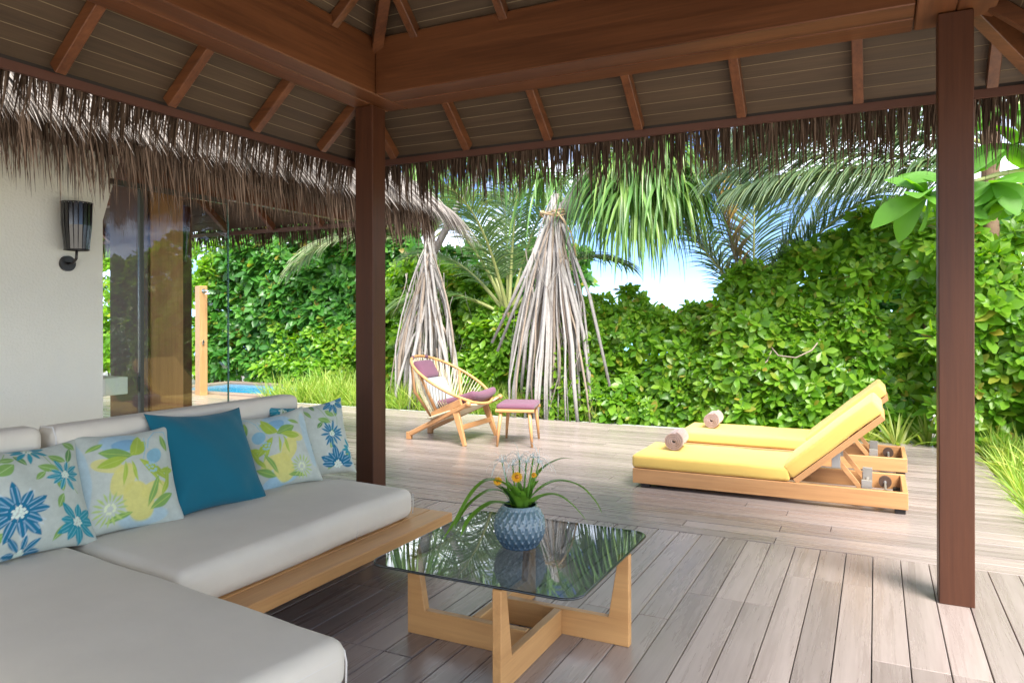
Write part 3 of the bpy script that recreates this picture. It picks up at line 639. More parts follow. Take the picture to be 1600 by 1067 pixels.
# ---- scatter cushions with printed covers
class Print:
    def __init__(s, n, base):
        g = np.linspace(-1, 1, n); s.V, s.U = np.meshgrid(g, g, indexing='ij'); s.C = np.ones((n, n, 3))*np.array(base)
        s.wob = lambda k: .018*np.sin(s.U*13+k)*np.cos(s.V*11+k*2)
    def put(s, m, col, a=1.0):
        m = np.clip(m, 0, 1)[..., None]*a; s.C = s.C*(1-m)+np.array(col)*m
    def loc(s, cx, cy, ang):
        x = s.U-cx; y = s.V-cy; c, q = math.cos(ang), math.sin(ang); return x*c+y*q, -x*q+y*c
    def leaf(s, cx, cy, ln, ang, w, col, vein=None, a=1.0):
        x, y = s.loc(cx, cy, ang); t = x/ln; d = w*np.maximum(0, np.sin(np.pi*np.clip(t, 0, 1)))**.8-np.abs(y+s.wob(cx*9)*.6)
        s.put(((t > 0) & (t < 1))*np.clip(d/.02, 0, 1), col, a)
        if vein is not None: s.put(((t > .05) & (t < .9))*np.clip((.013-np.abs(y))/.012, 0, 1), vein, .8)
    def blob(s, cx, cy, a, b, ang, col, al=1.0):
        x, y = s.loc(cx, cy, ang); d = 1-((x/a)**2+(y/b)**2)**.5-4*s.wob(cx*7+cy*3)*.5; s.put(d/.12, col, al)
    def stem(s, pts, w, col):
        for (x0, y0), (x1, y1) in zip(pts[:-1], pts[1:]):
            L_ = math.hypot(x1-x0, y1-y0); x, y = s.loc(x0, y0, math.atan2(y1-y0, x1-x0)); dx = np.maximum(np.maximum(-x, x-L_), 0)
            s.put((w-np.hypot(dx, y))/.012, col)
    def flower(s, cx, cy, r, n, col, w=.2, lite=None, ctr=(0.62, 0.72, 0.60), half=False):
        for k in range(n):
            an = (math.pi*k/(n-1) if half else 2*math.pi*k/n)+.15*math.sin(k*5.1)
            L_ = r*(.85+.15*math.sin(k*2.7)); s.leaf(cx+.12*r*math.cos(an), cy+.12*r*math.sin(an), L_*.95, an, r*w, col)
            if lite is not None:
                x, y = s.loc(cx, cy, an); s.put(((x > .3*r) & (x < .85*r))*np.clip((.03*r-np.abs(np.abs(y)-.07*r))/.01, 0, 1), lite, .45)
        for k in range(14):
            an = k*2.4; rr = r*.2*math.sqrt((k+1)/14); s.blob(cx+rr*math.cos(an), cy+rr*math.sin(an), .035*r+.008, .035*r+.008, 0, ctr)
BLUE = (0.010, 0.145, 0.25); AQUA = (0.02, 0.25, 0.31); GRN = (0.20, 0.36, 0.09); DGR = (0.10, 0.24, 0.07); LIME = (0.34, 0.46, 0.06); YEL = (0.62, 0.58, 0.17); SKYB = (0.34, 0.52, 0.60); WHT = (0.47, 0.51, 0.44)
def print_blue(n, v):
    p = Print(n, WHT); r = random.Random(v)
    p.stem([(-.95, .1), (-.6, .5), (-.3, .9)], .012, GRN); p.stem([(.2, .95), (.35, .55), (.55, .35)], .012, GRN); p.stem([(.75, -.1), (.6, .1), (.7, .5)], .012, GRN)
    for cx, cy, l, a, w in ((-.95, .35, .38, 1.3, .10), (-.62, .42, .42, .5, .12), (-.5, .72, .3, .1, .07), (-.2, .85, .3, -1.1, .07), (-.85, .85, .35, .2, .07), (.1, .55, .4, -.5, .10), (.35, .75, .35, -.7, .09), (.1, .8, .25, 1.9, .06),
                            (.65, .5, .35, 1.2, .08), (.45, -.05, .32, 1.6, .08), (.28, -.35, .32, 1.1, .08), (.15, -.9, .4, .7, .07), (-.95, -.15, .3, -.4, .09), (-.9, -.75, .34, .6, .1), (.75, -.8, .4, 1.3, .09), (.9, .75, .3, 2.2, .08), (.0, .25, .28, .7, .07)):
        p.leaf(cx, cy, l, a+r.uniform(-.1, .1), w, GRN if r.random() < .65 else DGR, vein=(.42, .55, .25))
    if v == 1:
        p.flower(-.38, -.30, .55, 12, BLUE, .17, lite=(.5, .66, .74)); p.flower(.55, .28, .36, 10, AQUA, .16, lite=(.5, .7, .7)); p.flower(.05, .92, .34, 11, AQUA, .14)
        p.flower(.62, -.62, .42, 9, AQUA, .2, lite=(.3, .55, .55)); p.flower(-.35, -1.0, .38, 9, BLUE, .16, lite=(.5, .66, .74)); p.flower(-1.0, -.62, .3, 9, AQUA, .16)
    else:
        p.flower(.42, .05, .40, 16, BLUE, .12, lite=(.4, .6, .68)); p.flower(.45, -.78, .52, 7, BLUE, .20, lite=(.5, .66, .74), half=True); p.flower(.7, .95, .4, 9, BLUE, .18, lite=(.4, .6, .7))
        p.flower(-.7, .85, .5, 10, AQUA, .2, lite=(.4, .6, .6)); p.flower(-.6, -.35, .4, 10, AQUA, .2); p.flower(.95, -.4, .3, 10, AQUA, .16)
    return p.C
def print_green(n, v):
    p = Print(n, WHT)
    if v == 1: s = 1
    else: s = -1
    p.blob(s*-.05, .72, .42, .26, .1*s, SKYB, .85); p.blob(s*.0, .66, .26, .15, .2, (.16, .36, .52), .8); p.blob(-.85*s, .1, .16, .8, 0, SKYB, .55); p.blob(.2*s, -.85, .5, .16, .1, SKYB, .6 if v == 1 else .95)
    p.blob(-.15*s, -.1, .38, .22, 1.0, YEL, .9); p.blob(.1*s, -.55, .30, .42, .3, YEL, .95); p.blob(.42*s, -.38, .30, .18, .4, YEL, .9); p.blob(-.4*s, .22, .3, .16, -.3, YEL, .8)
    p.blob(.55*s, .35, .2, .16, .7, (.20, .42, .52), .9)
    for cx, cy, l, a, w in ((.1, .38, .62, 2.9, .15), (.05, .40, .5, .7, .16), (.0, .36, .6, 3.4, .12), (.15, .4, .5, 1.2, .12), (.2, .3, .75, -.7, .11), (.25, .25, .7, -1.0, .05), (-.05, .3, .55, -1.75, .05), (.05, .3, .5, -1.4, .045),
                            (.3, -.75, .6, .55, .10), (.25, -.7, .7, 1.1, .07), (.55, -.5, .5, 1.0, .06), (.6, .0, .35, .1, .08), (.7, -.25, .4, 1.2, .07), (-.5, -.85, .5, .2, .07), (-.7, .55, .4, .5, .06), (.75, .8, .4, -1.3, .08)):
        p.leaf(cx*s, cy, l, a if s > 0 else math.pi-a, w, LIME if (cx*7+cy*3) % 1 < .6 else GRN, vein=(.45, .55, .12))
    for k in range(16):
        an = k*.39; p.leaf(-.42*s+.1*math.cos(an), -.62+.1*math.sin(an), .24, an, .03, (.40, .52, .16))
    for k in range(10): p.blob(-.42*s+.08*math.cos(k*2.4), -.62+.08*math.sin(k*2.4), .03, .03, 0, (.62, .68, .42))
    p.stem([(.45*s, .55), (.5*s, .75), (.65*s, .9), (.85*s, .85), (.9*s, .6)], .016, (.25, .47, .55)); p.stem([(.3*s, .3), (.4*s, .55), (.42*s, .8)], .014, (.25, .47, .55))
    for k in range(12): p.blob((.45+.13*math.cos(k*2.4)*math.sqrt(k/12))*s, .1+.1*math.sin(k*2.4), .035, .03, 0, (.30, .50, .60), .7)
    return p.C
def clothprint(name):
    m, nt, b = newmat(name); L = nt.links.new; at = N(nt, 'ShaderNodeAttribute', attribute_name='print'); tq = N(nt, 'ShaderNodeTexCoord'); nq = N(nt, 'ShaderNodeTexNoise', Scale=26.0, Detail=5.0, Roughness=.7); L(tq.outputs['Object'], nq.inputs['Vector']); mq = N(nt, 'ShaderNodeMapRange'); mq.inputs['From Min'].default_value = .3; mq.inputs['From Max'].default_value = .7; mq.inputs['To Min'].default_value = .90; mq.inputs['To Max'].default_value = 1.06; L(nq.outputs['Fac'], mq.inputs['Value']); hq = N(nt, 'ShaderNodeHueSaturation'); L(mq.outputs[0], hq.inputs['Value']); L(at.outputs['Color'], hq.inputs['Color']); L(hq.outputs[0], b.inputs['Base Color'])
    setb(b, Roughness=.85, Specular_IOR_Level=.2, Sheen_Weight=.1); tc = N(nt, 'ShaderNodeTexCoord'); n2 = N(nt, 'ShaderNodeTexNoise', Scale=500.0); n3 = N(nt, 'ShaderNodeTexNoise', Scale=7.0, Detail=3.0)
    bp = N(nt, 'ShaderNodeBump', Strength=.25, Distance=.002); b2 = N(nt, 'ShaderNodeBump', Strength=.3, Distance=.03); L(tc.outputs['Object'], n2.inputs['Vector']); L(tc.outputs['Object'], n3.inputs['Vector'])
    L(n2.outputs['Fac'], bp.inputs['Height']); L(n3.outputs['Fac'], b2.inputs['Height']); L(bp.outputs[0], b2.inputs['Normal']); L(b2.outputs[0], b.inputs['Normal']); return m
M['print'] = clothprint('floral_cover')
def pillow(label, loc, rotz, lean, roll, size, thick, mat, art=None, n=150, seed=0):
    g = np.linspace(-1, 1, n); Vv, Uu = np.meshgrid(g, g, indexing='ij')
    pr = np.clip((1-Uu**2)*(1-Vv**2), 0, 1)
    h = thick/2*(.75*pr**.42+.25*pr)
    h += .007*np.sin(Uu*5+seed)*np.cos(Vv*4+seed*2)*pr**.5+.004*np.sin(Uu*11+Vv*7+seed)*pr**.3*(1-pr)+.010*np.sin((Uu-Vv)*6+seed)*np.exp(-((np.abs(Uu)-.8)**2+(np.abs(Vv)-.8)**2)*9)*pr**.2
    Y = Uu*(1-.10*(1-Vv**2))*size/2; Z = Vv*(1-.10*(1-Uu**2))*size/2
    Z -= .02*size*(1-Uu**2)*np.clip(Vv, 0, 1)
    idx = np.arange(n*n).reshape(n, n)
    q = np.stack([idx[:-1, :-1], idx[:-1, 1:], idx[1:, 1:], idx[1:, :-1]], -1).reshape(-1, 4)
    F_ = np.stack([h, Y, Z], -1).reshape(-1, 3); B_ = np.stack([-h*.8-.0005, Y, Z], -1).reshape(-1, 3)
    o = mobj('scatter_cushion', np.concatenate([F_, B_]), np.concatenate([q, q[:, ::-1]+n*n]), mat, smooth=True)
    o.matrix_basis = Matrix.Translation(loc) @ Matrix.Rotation(rotz, 4, 'Z') @ Matrix.Rotation(-lean, 4, 'Y') @ Matrix.Rotation(roll, 4, 'X')
    if art is not None:
        at = o.data.attributes.new('print', 'FLOAT_COLOR', 'POINT'); C = np.concatenate([art.reshape(-1, 3)]*2); C = np.concatenate([C, np.ones((len(C), 1))], 1).astype(np.float32)
        at.data.foreach_set('color', C.ravel())
    return tag(o, label, 'cushion', 'scatter cushions on the sofa')
pillow('white floral cushion with blue flowers, nearest the camera on the sofa', (-3.215, 1.865, .630), rad(-2), rad(27), rad(-3), .50, .21, 'print', print_blue(150, 1), seed=1)
pillow('lime, yellow and sky blue floral cushion left of the plain teal cushion', (-3.190, 2.285, .632), rad(-14), rad(27), rad(-2), .51, .21, 'print', print_green(150, 1), seed=2)
pillow('plain teal cushion in the middle of the sofa', (-3.150, 2.745, .655), rad(-5), rad(29), rad(-3), .565, .22, 'teal', seed=3)
pillow('lime and pale blue floral cushion right of the plain teal cushion', (-3.150, 3.235, .622), rad(-20), rad(24), rad(4), .475, .20, 'print', print_green(150, 2), seed=4)
pillow('white floral cushion with blue flowers at the far end of the sofa', (-3.150, 3.545, .632), rad(-24), rad(20), rad(3), .495, .20, 'print', print_blue(150, 2), seed=5)

# ---- coffee table: pinwheel timber base, smoked glass top
ct = thing('coffee_table', 'low square coffee table with smoked glass top on a pale timber pinwheel base', 'table', (-1.405, 2.875, 0))
def lframe(mtx):
    """one leg-and-rail piece, drawn in the x-z plane then turned"""
    a = .465; e = -.118; t = .038
    pr = [(a, 0), (a, .388), (a-.045, .388), (a-.092, .112), (e, .112), (e, 0)]
    V = [(x, -t/2, z) for x, z in pr]+[(x, t/2, z) for x, z in pr]; n = 6
    Fq = [(0, 1, 2, 3), (0, 3, 4, 5), (9, 8, 7, 6), (11, 10, 9, 6)]+[((i+1) % n, i, i+n, (i+1) % n+n) for i in range(n)]
    bm = bmesh.new(); vs = [bm.verts.new(v) for v in V]
    for f in Fq: bm.faces.new([vs[i] for i in f])
    bmesh.ops.recalc_face_normals(bm, faces=bm.faces)
    bmesh.ops.dissolve_limit(bm, angle_limit=.001, verts=bm.verts, edges=bm.edges)
    bmesh.ops.bevel(bm, geom=bm.edges[:], offset=.003, segments=1, affect='EDGES')
    return bm
for k, mt in ((0, 'oak_x'), (1, 'oak_y'), (2, 'oak_x'), (3, 'oak_y')):
    bm = lframe(None)
    bm_obj('leg_frame', bm, mt, ct, smooth=False, mtx=Matrix.Rotation(k*math.pi/2, 4, 'Z') @ Matrix.Translation((0, .142, 0)))
bm = bmesh.new(); bmesh.ops.create_cube(bm, size=1.0)
for v in bm.verts: v.co = Vector((v.co.x*.915, v.co.y*.915, v.co.z*.010))
bmesh.ops.bevel(bm, geom=[e for e in bm.edges if abs(e.verts[0].co.z-e.verts[1].co.z) > .005], offset=.075, segments=10, profile=.5, affect='EDGES')
bmesh.ops.translate(bm, verts=bm.verts, vec=(0, 0, .3945))
top = bm_obj('glass_top', bm, 'smoke', ct, smooth=False)
pts = []
for cx, cy, a0 in ((.3825, .3825, 0), (-.3825, .3825, 90), (-.3825, -.3825, 180), (.3825, -.3825, 270)):
    for k in range(11): a = rad(a0+9*k); pts.append((cx+.0755*math.cos(a), cy+.0755*math.sin(a), .3945))
M['glassedge'] = plain('dark_glass_edge', (0.012, 0.02, 0.022), .1, spec=.8)
MB().tube(pts, .0056, 8, closed=True).build('glass_rim', 'glassedge', ct, smooth=True)

# ---- faceted vase
vz = thing('vase', 'round blue grey faceted ceramic vase on the glass coffee table', 'vase', (-1.40, 2.89, .400))
NC, NR = 22, 7; na, nzv = NC*8, 78; V = []; RG = []
for i in range(nzv+1):
    t = i/nzv; z = .178*t; rr = .118*math.sqrt(max(0, 1-((t-.50)/.66)**2)); rr = max(rr, .058)
    for k in range(na):
        th = 2*math.pi*k/na; row = t*NR*1.06; best = 9
        for r0 in (math.floor(row)-1, math.floor(row), math.floor(row)+1):
            off = .5*(r0 % 2); cx = th/(2*math.pi)*NC-off; dx = cx-round(cx-.5)-.5; dy = row-(r0+.5); best = min(best, max(abs(dx)*2+abs(dy)*.55, abs(dy)*.9))
        d = min(1, best); dep = .0105*min(1, (1-d)*2.0)*min(1, t/.06, (1-t)/.08) if 0 < t < 1 else 0
        V.append(((rr-dep)*math.cos(th), (rr-dep)*math.sin(th), z)); RG.append(max(0, d-.7)/.3)
Fq = [(i*na+k, i*na+(k+1) % na, (i+1)*na+(k+1) % na, (i+1)*na+k) for i in range(nzv) for k in range(na)]+[tuple(range(na-1, -1, -1))]
m, ntv, b = newmat('blue_glaze'); Lk = ntv.links.new; tcv = N(ntv, 'ShaderNodeTexCoord'); sx = N(ntv, 'ShaderNodeSeparateXYZ'); Lk(tcv.outputs['Object'], sx.inputs[0])
mrv = N(ntv, 'ShaderNodeMapRange'); mrv.inputs['From Max'].default_value = .178; Lk(sx.outputs['Z'], mrv.inputs['Value']); rpv = N(ntv, 'ShaderNodeValToRGB'); e = rpv.color_ramp.elements
e[0].color = (0.035, 0.075, 0.12, 1); e[0].position = 0; e[1].color = (0.13, 0.21, 0.24, 1); e[1].position = .85; Lk(mrv.outputs[0], rpv.inputs['Fac']); ra = N(ntv, 'ShaderNodeAttribute', attribute_name='ridge'); mxv = N(ntv, 'ShaderNodeMix', data_type='RGBA'); Lk(ra.outputs['Fac'], mxv.inputs['Factor']); Lk(rpv.outputs['Color'], mxv.inputs['A']); mxv.inputs['B'].default_value = (0.36, 0.44, 0.46, 1)
Lk(mxv.outputs['Result'], b.inputs['Base Color']); setb(b, Roughness=.14, Specular_IOR_Level=.7, Coat_Weight=.4)
M['glaze'] = m
vb = mobj('body', V, Fq, 'glaze', vz, smooth=True); vb.data.attributes.new('ridge', 'FLOAT', 'POINT').data.foreach_set('value', np.array(RG, dtype=np.float32)*.9)
MB().tube([(.0735*math.cos(2*math.pi*k/40), .0735*math.sin(2*math.pi*k/40), .178) for k in range(40)], .004, 8, closed=True).build('rim', 'glaze', vz, smooth=True)
MB().lathe([(.070, .160), (.001, .163)], 24, cap=False).build('soil', 'dark_brown', vz)

# ---- plant in the vase: strap leaves, spidery white flowers, gold daisies
fl = thing('flower_arrangement', 'green strap leaves, spidery white flowers and small yellow daisies in the vase', 'plant', (-1.40, 2.89, .56))
cr_, sr_ = math.cos(rad(26.41)), math.sin(rad(26.41))
def cam_dir(r, f): return (cr_*r-sr_*f, sr_*r+cr_*f)               # right / away, as plan directions
def strap(pts, w, mat='vase_leaf', name='leaf'):
    P = [Vector((*cam_dir(r, f), z)) for r, f, z in pts]
    Q = []                                                        # smooth the guide points
    for i in range(len(P)-1):
        p0 = P[max(i-1, 0)]; p1 = P[i]; p2 = P[i+1]; p3 = P[min(i+2, len(P)-1)]
        for k in range(5):
            t = k/5; Q.append(.5*((2*p1)+(p2-p0)*t+(2*p0-5*p1+4*p2-p3)*t*t+(3*p1-p0-3*p2+p3)*t**3))
    Q.append(P[-1]); V = []; n = len(Q)
    for i, q in enumerate(Q):
        d = (Q[min(i+1, n-1)]-Q[max(i-1, 0)]).normalized(); s = d.cross(Vector((.2, .3, 1))); s.normalize(); t = i/(n-1); ww = w*.5*(.5+.5*min(1, t*4))*(1-max(0, (t-.45)/.55)**1.6)+.0006
        up = s.cross(d); V += [q-s*ww+up*ww*.35, q, q+s*ww+up*ww*.35]
    Fq = []
    for i in range(n-1): Fq += [(3*i, 3*i+1, 3*i+4, 3*i+3), (3*i+1, 3*i+2, 3*i+5, 3*i+4)]
    return mobj(name, V, Fq, mat, fl, smooth=True)
strap([(.0, 0, 0), (-.05, -.02, .10), (-.13, -.05, .135), (-.20, -.08, .09), (-.27, -.12, -.02), (-.325, -.16, -.09)], .042)
strap([(.0, 0, 0), (-.06, .0, .065), (-.13, -.03, .085), (-.22, -.08, .035), (-.28, -.13, -.05)], .034)
strap([(.01, 0, 0), (-.06, -.05, .035), (-.13, -.10, .045), (-.21, -.16, .0), (-.245, -.20, -.06)], .036)
strap([(.02, 0, 0), (.07, .0, .07), (.16, .02, .115), (.26, .03, .095), (.33, .03, .03), (.365, .03, -.03)], .040)
strap([(.02, 0, 0), (.08, -.04, .055), (.15, -.06, .075), (.22, -.08, .04), (.29, -.09, -.035)], .046)
strap([(.03, 0, 0), (.05, .05, .09), (.11, .09, .16), (.19, .12, .195), (.25, .14, .19)], .026)
for k in range(26):
    a = k*2.4; r = RD.uniform(.04, .115); z = RD.uniform(.02, .13)
    strap([(0.01*math.cos(a), .01*math.sin(a), -.03), (r*.5*math.cos(a), r*.5*math.sin(a), z*.6), (r*math.cos(a), r*math.sin(a), z)], RD.uniform(.032, .052), RD.choice(['vase_leaf', 'dkleaf', 'vase_leaf']))
for k, (r, f, z) in enumerate(((-.03, .0, .19), (.0, .01, .215), (.03, 0, .20), (.085, .02, .195), (-.075, .01, .20), (.06, -.02, .225))):
    P0 = Vector((*cam_dir(r*.4, f), 0)); P1 = Vector((*cam_dir(r, f), z))
    MB().tube([P0, P0.lerp(P1, .5), P1], [.006, .0045, .003], 6).build('stem', 'vase_leaf', fl, smooth=True)
    n = 16; D = rng.normal(0, 1, (n, 3)); D[:, 2] = np.abs(D[:, 2])*.8+.3
    Vp, Qp = ribbons(np.tile(np.array(P1), (n, 1)), D, rng.uniform(.07, .13, n), .0046, .40, seg=7, prof=np.linspace(1, .3, 8)); mobj('white_flower', Vp, Qp, 'white_petal', fl, smooth=True)
for r, f, z, s in ((-.095, -.03, .128, .020), (-.012, -.05, .150, .025), (.062, -.02, .152, .013)):
    c = Vector((*cam_dir(r, f), z)); MB().tube([Vector((*cam_dir(r*.2, 0), 0)), Vector((*cam_dir(r*.7, f*.6), z*.6)), c], .0016, 5).build('stem', 'vase_leaf', fl, smooth=True)
    view = Vector((*cam_dir(-.1, -.8), .55)).normalized(); u = view.cross(Vector((0, 0, 1))).normalized(); w = u.cross(view)
    Pn = []; Dn = []
    for k in range(15): a = k*2*math.pi/15; Pn.append(c); Dn.append(u*math.cos(a)+w*math.sin(a)+view*.15)
    n = 15; Vp, Qp = scatter_leaves(OVAL, np.array(Pn), np.array(Dn), np.tile(np.array(view), (n, 1)), np.full(n, s)); fo = mobj('daisy', Vp, Qp, 'gold_petal', fl, smooth=True)
    bm = bmesh.new(); bmesh.ops.create_uvsphere(bm, u_segments=10, v_segments=6, radius=s*.36); bm_obj('flower_eye', bm, 'amber', fo, mtx=Matrix.Translation(c+view*s*.08))

# ---- sun loungers with rolled towels
def lounger(loc, label):
    t = thing('sun_lounger', label, 'sun lounger', loc, 0, 'pair of sun loungers on the deck')
    Ln, Wd = 2.0, .70; z0, z1 = .035, .155
    MB().box(0, Ln, 0, .035, z0, z1, ch=.004).build('side_rail', 'teak_x', t); MB().box(0, Ln, Wd-.035, Wd, z0, z1, ch=.004).build('side_rail', 'teak_x', t)
    MB().box(0, .035, .037, Wd-.037, z0, z1-.002, ch=.003).build('end_rail', 'teak_y', t); MB().box(Ln-.035, Ln, .037, Wd-.037, z0, z1-.002, ch=.003).build('end_rail', 'teak_y', t)
    for k in range(11): MB().box(.05+.105*k, .05+.105*k+.085, .037, Wd-.037, z1-.03, z1-.008).build('slat', 'teak_y', t)
    for x, y in ((.10, .05), (.10, Wd-.05), (Ln-.05, .05), (Ln-.05, Wd-.05)): MB().box(x-.035, x+.035, y-.03, y+.03, 0, z0+.02, ch=.004).build('foot', 'dark_brown', t)
    bm = rbox(1.225, .70, .105, .025, 4, bulge=.006, cuts=6); dent(bm, .003, 4, 2); bm_obj('mattress', bm, 'yellow', t, mtx=T3(.605, .35, .212))
    an = rad(41); hx, hz = 1.225, .165
    B = Matrix.Translation((hx, .35, hz)) @ Matrix.Rotation(-an, 4, 'Y')
    bm = rbox(.82, .70, .105, .025, 4, bulge=.006, cuts=6); dent(bm, .003, 4, 3); bm_obj('back_mattress', bm, 'yellow', t, mtx=B @ Matrix.Translation((.425, 0, .062)))
    fr = MB(); fr.box(.02, .80, -.335, -.295, -.04, .002); fr.box(.02, .80, .295, .335, -.04, .002); fr.box(.76, .80, -.295, .295, -.04, .002)
    o = fr.build('back_frame', 'teak_x', t); o.matrix_basis = B
    for k in range(6):
        o = MB().box(.08+.11*k, .08+.11*k+.08, -.294, .294, -.02, -.002).build('back_slat', 'teak_y', t); o.matrix_basis = B
    for y in (.10, .60):
        pa = B @ Vector((.37, y-.35, -.04)); pb = Vector((1.735, y, .09))
        MB().beam(pa+Vector((0, 0, -.03)), pb, .022, .035, ch=.002).build('prop', 'teak_x', t)
        MB().box(pa.x-.03, pa.x+.03, y-.014, y+.014, pa.z-.10, pa.z+.01, ch=.002).build('bracket', 'steel', t)
        MB().box(1.70, 1.77, y-.016, y+.016, .085, .205, ch=.002).build('bracket', 'steel', t)
    MB().tube([(1.735, .05, .12), (1.735, .65, .12)], .012, 8).build('prop_axle', 'steel', t)
    for y in (.085, .615):
        w = MB(); w.tube([(1.86, y-.018, .100), (1.86, y+.018, .100)], .046, 22); w = w.build('wheel', 'rubber', t); autosmooth(w)
        MB().tube([(1.86, y-.022, .100), (1.86, y+.022, .100)], .012, 10).build('hub', 'chrome', w)
    MB().tube([(1.86, .10, .100), (1.86, .60, .100)], .008, 8).build('axle', 'steel', t)
    MB().box(1.74, 1.95, .14, .175, .10, .118).build('stay', 'teak_x', t)
    return t
lounger((-1.80, 5.85, 0), 'teak sun lounger with yellow mattress, nearer of the pair')
lounger((-1.76, 7.25, 0), 'teak sun lounger with yellow mattress, farther of the pair beside the hedge')
def towel(loc, rz, label):
    n = 110; V = []; turns = 4.2; r1 = .078
    for e in (0, 1):
        for i in range(n):
            th = turns*2*math.pi*i/(n-1); r = .010+(r1-.010)*i/(n-1); rr = (r-.0062, r+.0062)
            for q in rr: V.append((q*math.cos(th), (-.145 if e == 0 else .145)+.006*math.sin(th*2.1)*(1 if e else -1)*.5, r1+.006+q*math.sin(th)*.97))
    F = []
    for i in range(n-1):
        a = 2*i; b = 2*n+2*i
        F += [(a, a+1, a+3, a+2), (b+2, b+3, b+1, b), (a+1, b+1, b+3, a+3), (a+2, b+2, b, a)]
    F += [(0, 2*n, 2*n+1, 1), (2*n-2, 2*n-1, 4*n-1, 4*n-2)]
    o = mobj('rolled_towel', V, F, 'towel'); autosmooth(o, 60); o.location = loc; o.rotation_euler = (0, 0, rz)
    return tag(o, label, 'towel', 'rolled towels on the loungers')
towel((-1.54, 6.27, .268), rad(4), 'rolled mauve grey towel on the nearer yellow lounger')
towel((-1.50, 7.66, .268), rad(2), 'rolled mauve grey towel on the farther yellow lounger')

# ---- hoop lounge chair
hc = thing('hoop_chair', 'round pale timber hoop chair with rope netting and mauve cushions', 'chair', (-4.42, 7.27, 0), rad(2))
C0 = Vector((.03, 0, .685)); lx = Vector((-.9, 0, .50)).normalized(); HA, HB = .525, .475
def hoop(a): return C0+lx*(HA*math.cos(a))+Vector((0, 1, 0))*(HB*math.sin(a))
MB().tube([hoop(2*math.pi*k/72) for k in range(72)], .0165, 10, closed=True).build('hoop', 'oak_x', hc, smooth=True)
for a in (.32, -.32):                                                # leather wraps at the top joint
    MB().tube([hoop(a-.05), hoop(a), hoop(a+.05)], .021, 10).build('hoop_wrap', 'purple', hc, smooth=True)
for s in (-1, 1):
    MB().beam((-.40, s*.235, .055), (.45, s*.40, .455), .045, .055, w2=.04, h2=.05, ch=.010).build('side_rail', 'teak_x', hc)
    MB().box(-.425, -.365, s*.235-.028, s*.235+.028, 0, .085, ch=.006).build('rear_foot', 'teak_z', hc)
    MB().beam((.27, s*.355, .40), (.41, s*.395, 0.0), .045, .085, up=(1, 0, 0), w2=.038, h2=.045, ch=.008).build('front_leg', 'teak_z', hc)
    MB().tube([hoop(s*.62)+Vector((0, 0, -.01)), Vector((-.30, s*.27, .55)), Vector((-.08, s*.22, .235))], [.015, .019, .017], 8).build('back_strut', 'teak_z', hc, smooth=True)
    MB().tube([hoop(s*1.25)+Vector((0, 0, -.01)), Vector((.02, s*.27, .27))], [.016, .022], 8).build('side_strut', 'teak_z', hc, smooth=True)
    bm = bmesh.new(); bmesh.ops.create_uvsphere(bm, u_segments=12, v_segments=8, radius=.032); bm_obj('rail_knob', bm, 'teak_x', hc, mtx=Matrix.Translation((.455, s*.402, .458)))
MB().beam((.345, -.38, .19), (.345, .38, .19), .03, .055, ch=.006).build('front_stretcher', 'teak_y', hc)
MB().beam((-.09, -.24, .25), (-.09, .24, .25), .035, .045, ch=.006).build('rear_stretcher', 'teak_y', hc)
MB().beam((.40, -.40, .425), (.40, .40, .425), .03, .04, ch=.006).build('seat_rail', 'teak_y', hc)
MB().beam((-.05, -.30, .30), (.36, -.385, .475), .03, .075, ch=.006).build('seat_side', 'teak_x', hc)
MB().beam((-.05, .30, .30), (.36, .385, .475), .03, .075, ch=.006).build('seat_side', 'teak_x', hc)
for k in range(46):                                                  # crossing net cords from hoop to the back bar
    a = -1.95+3.9*k/45
    for sh_ in (-.16, .16):
        yb = max(-.24, min(.24, .26*math.sin(a+sh_*2.2)))
        p0 = hoop(a); p1 = Vector((-.09+.30*max(0, abs(a)-1.2), yb, .27+.12*max(0, abs(a)-1.2))); mid = p0.lerp(p1, .5)+Vector((-.035, 0, -.02))
        MB().tube([p0, mid, p1], .0032, 4, cap=False).build('cord', 'cord', hc)
bm = rbox(.25, .38, .10, .048, 4, bulge=.02, cuts=4); bm_obj('head_cushion', bm, 'purple', hc, mtx=T3(-.325, 0, .775, ry=rad(58)))
bm = rbox(.42, .44, .12, .055, 4, bulge=.02, cuts=4); bm_obj('back_cushion', bm, 'cream', hc, mtx=T3(-.145, 0, .50, ry=rad(64)))
bm = rbox(.50, .58, .085, .04, 4, bulge=.012, cuts=6)
for v in bm.verts: v.co.z += .25*v.co.x**2+.035*(2*v.co.y/.58)**2-.03
bm_obj('seat_cushion', bm, 'purple', hc, mtx=T3(.235, 0, .475, ry=rad(-16)))
V = []; F = []                                                       # woven sling under the seat
for i in range(9):
    for j in range(9):
        u = i/8; w = -1+j/4; V.append((-.08+.54*u, w*.37, .265+.185*u-.075*(1-w*w)*math.sin(math.pi*(.25+.6*u))))
F = [(i*9+j, i*9+j+1, (i+1)*9+j+1, (i+1)*9+j) for i in range(8) for j in range(8)]
sl = mobj('seat_sling', V, F, 'cord', hc, smooth=True); md = sl.modifiers.new('t', 'SOLIDIFY'); md.thickness = .012
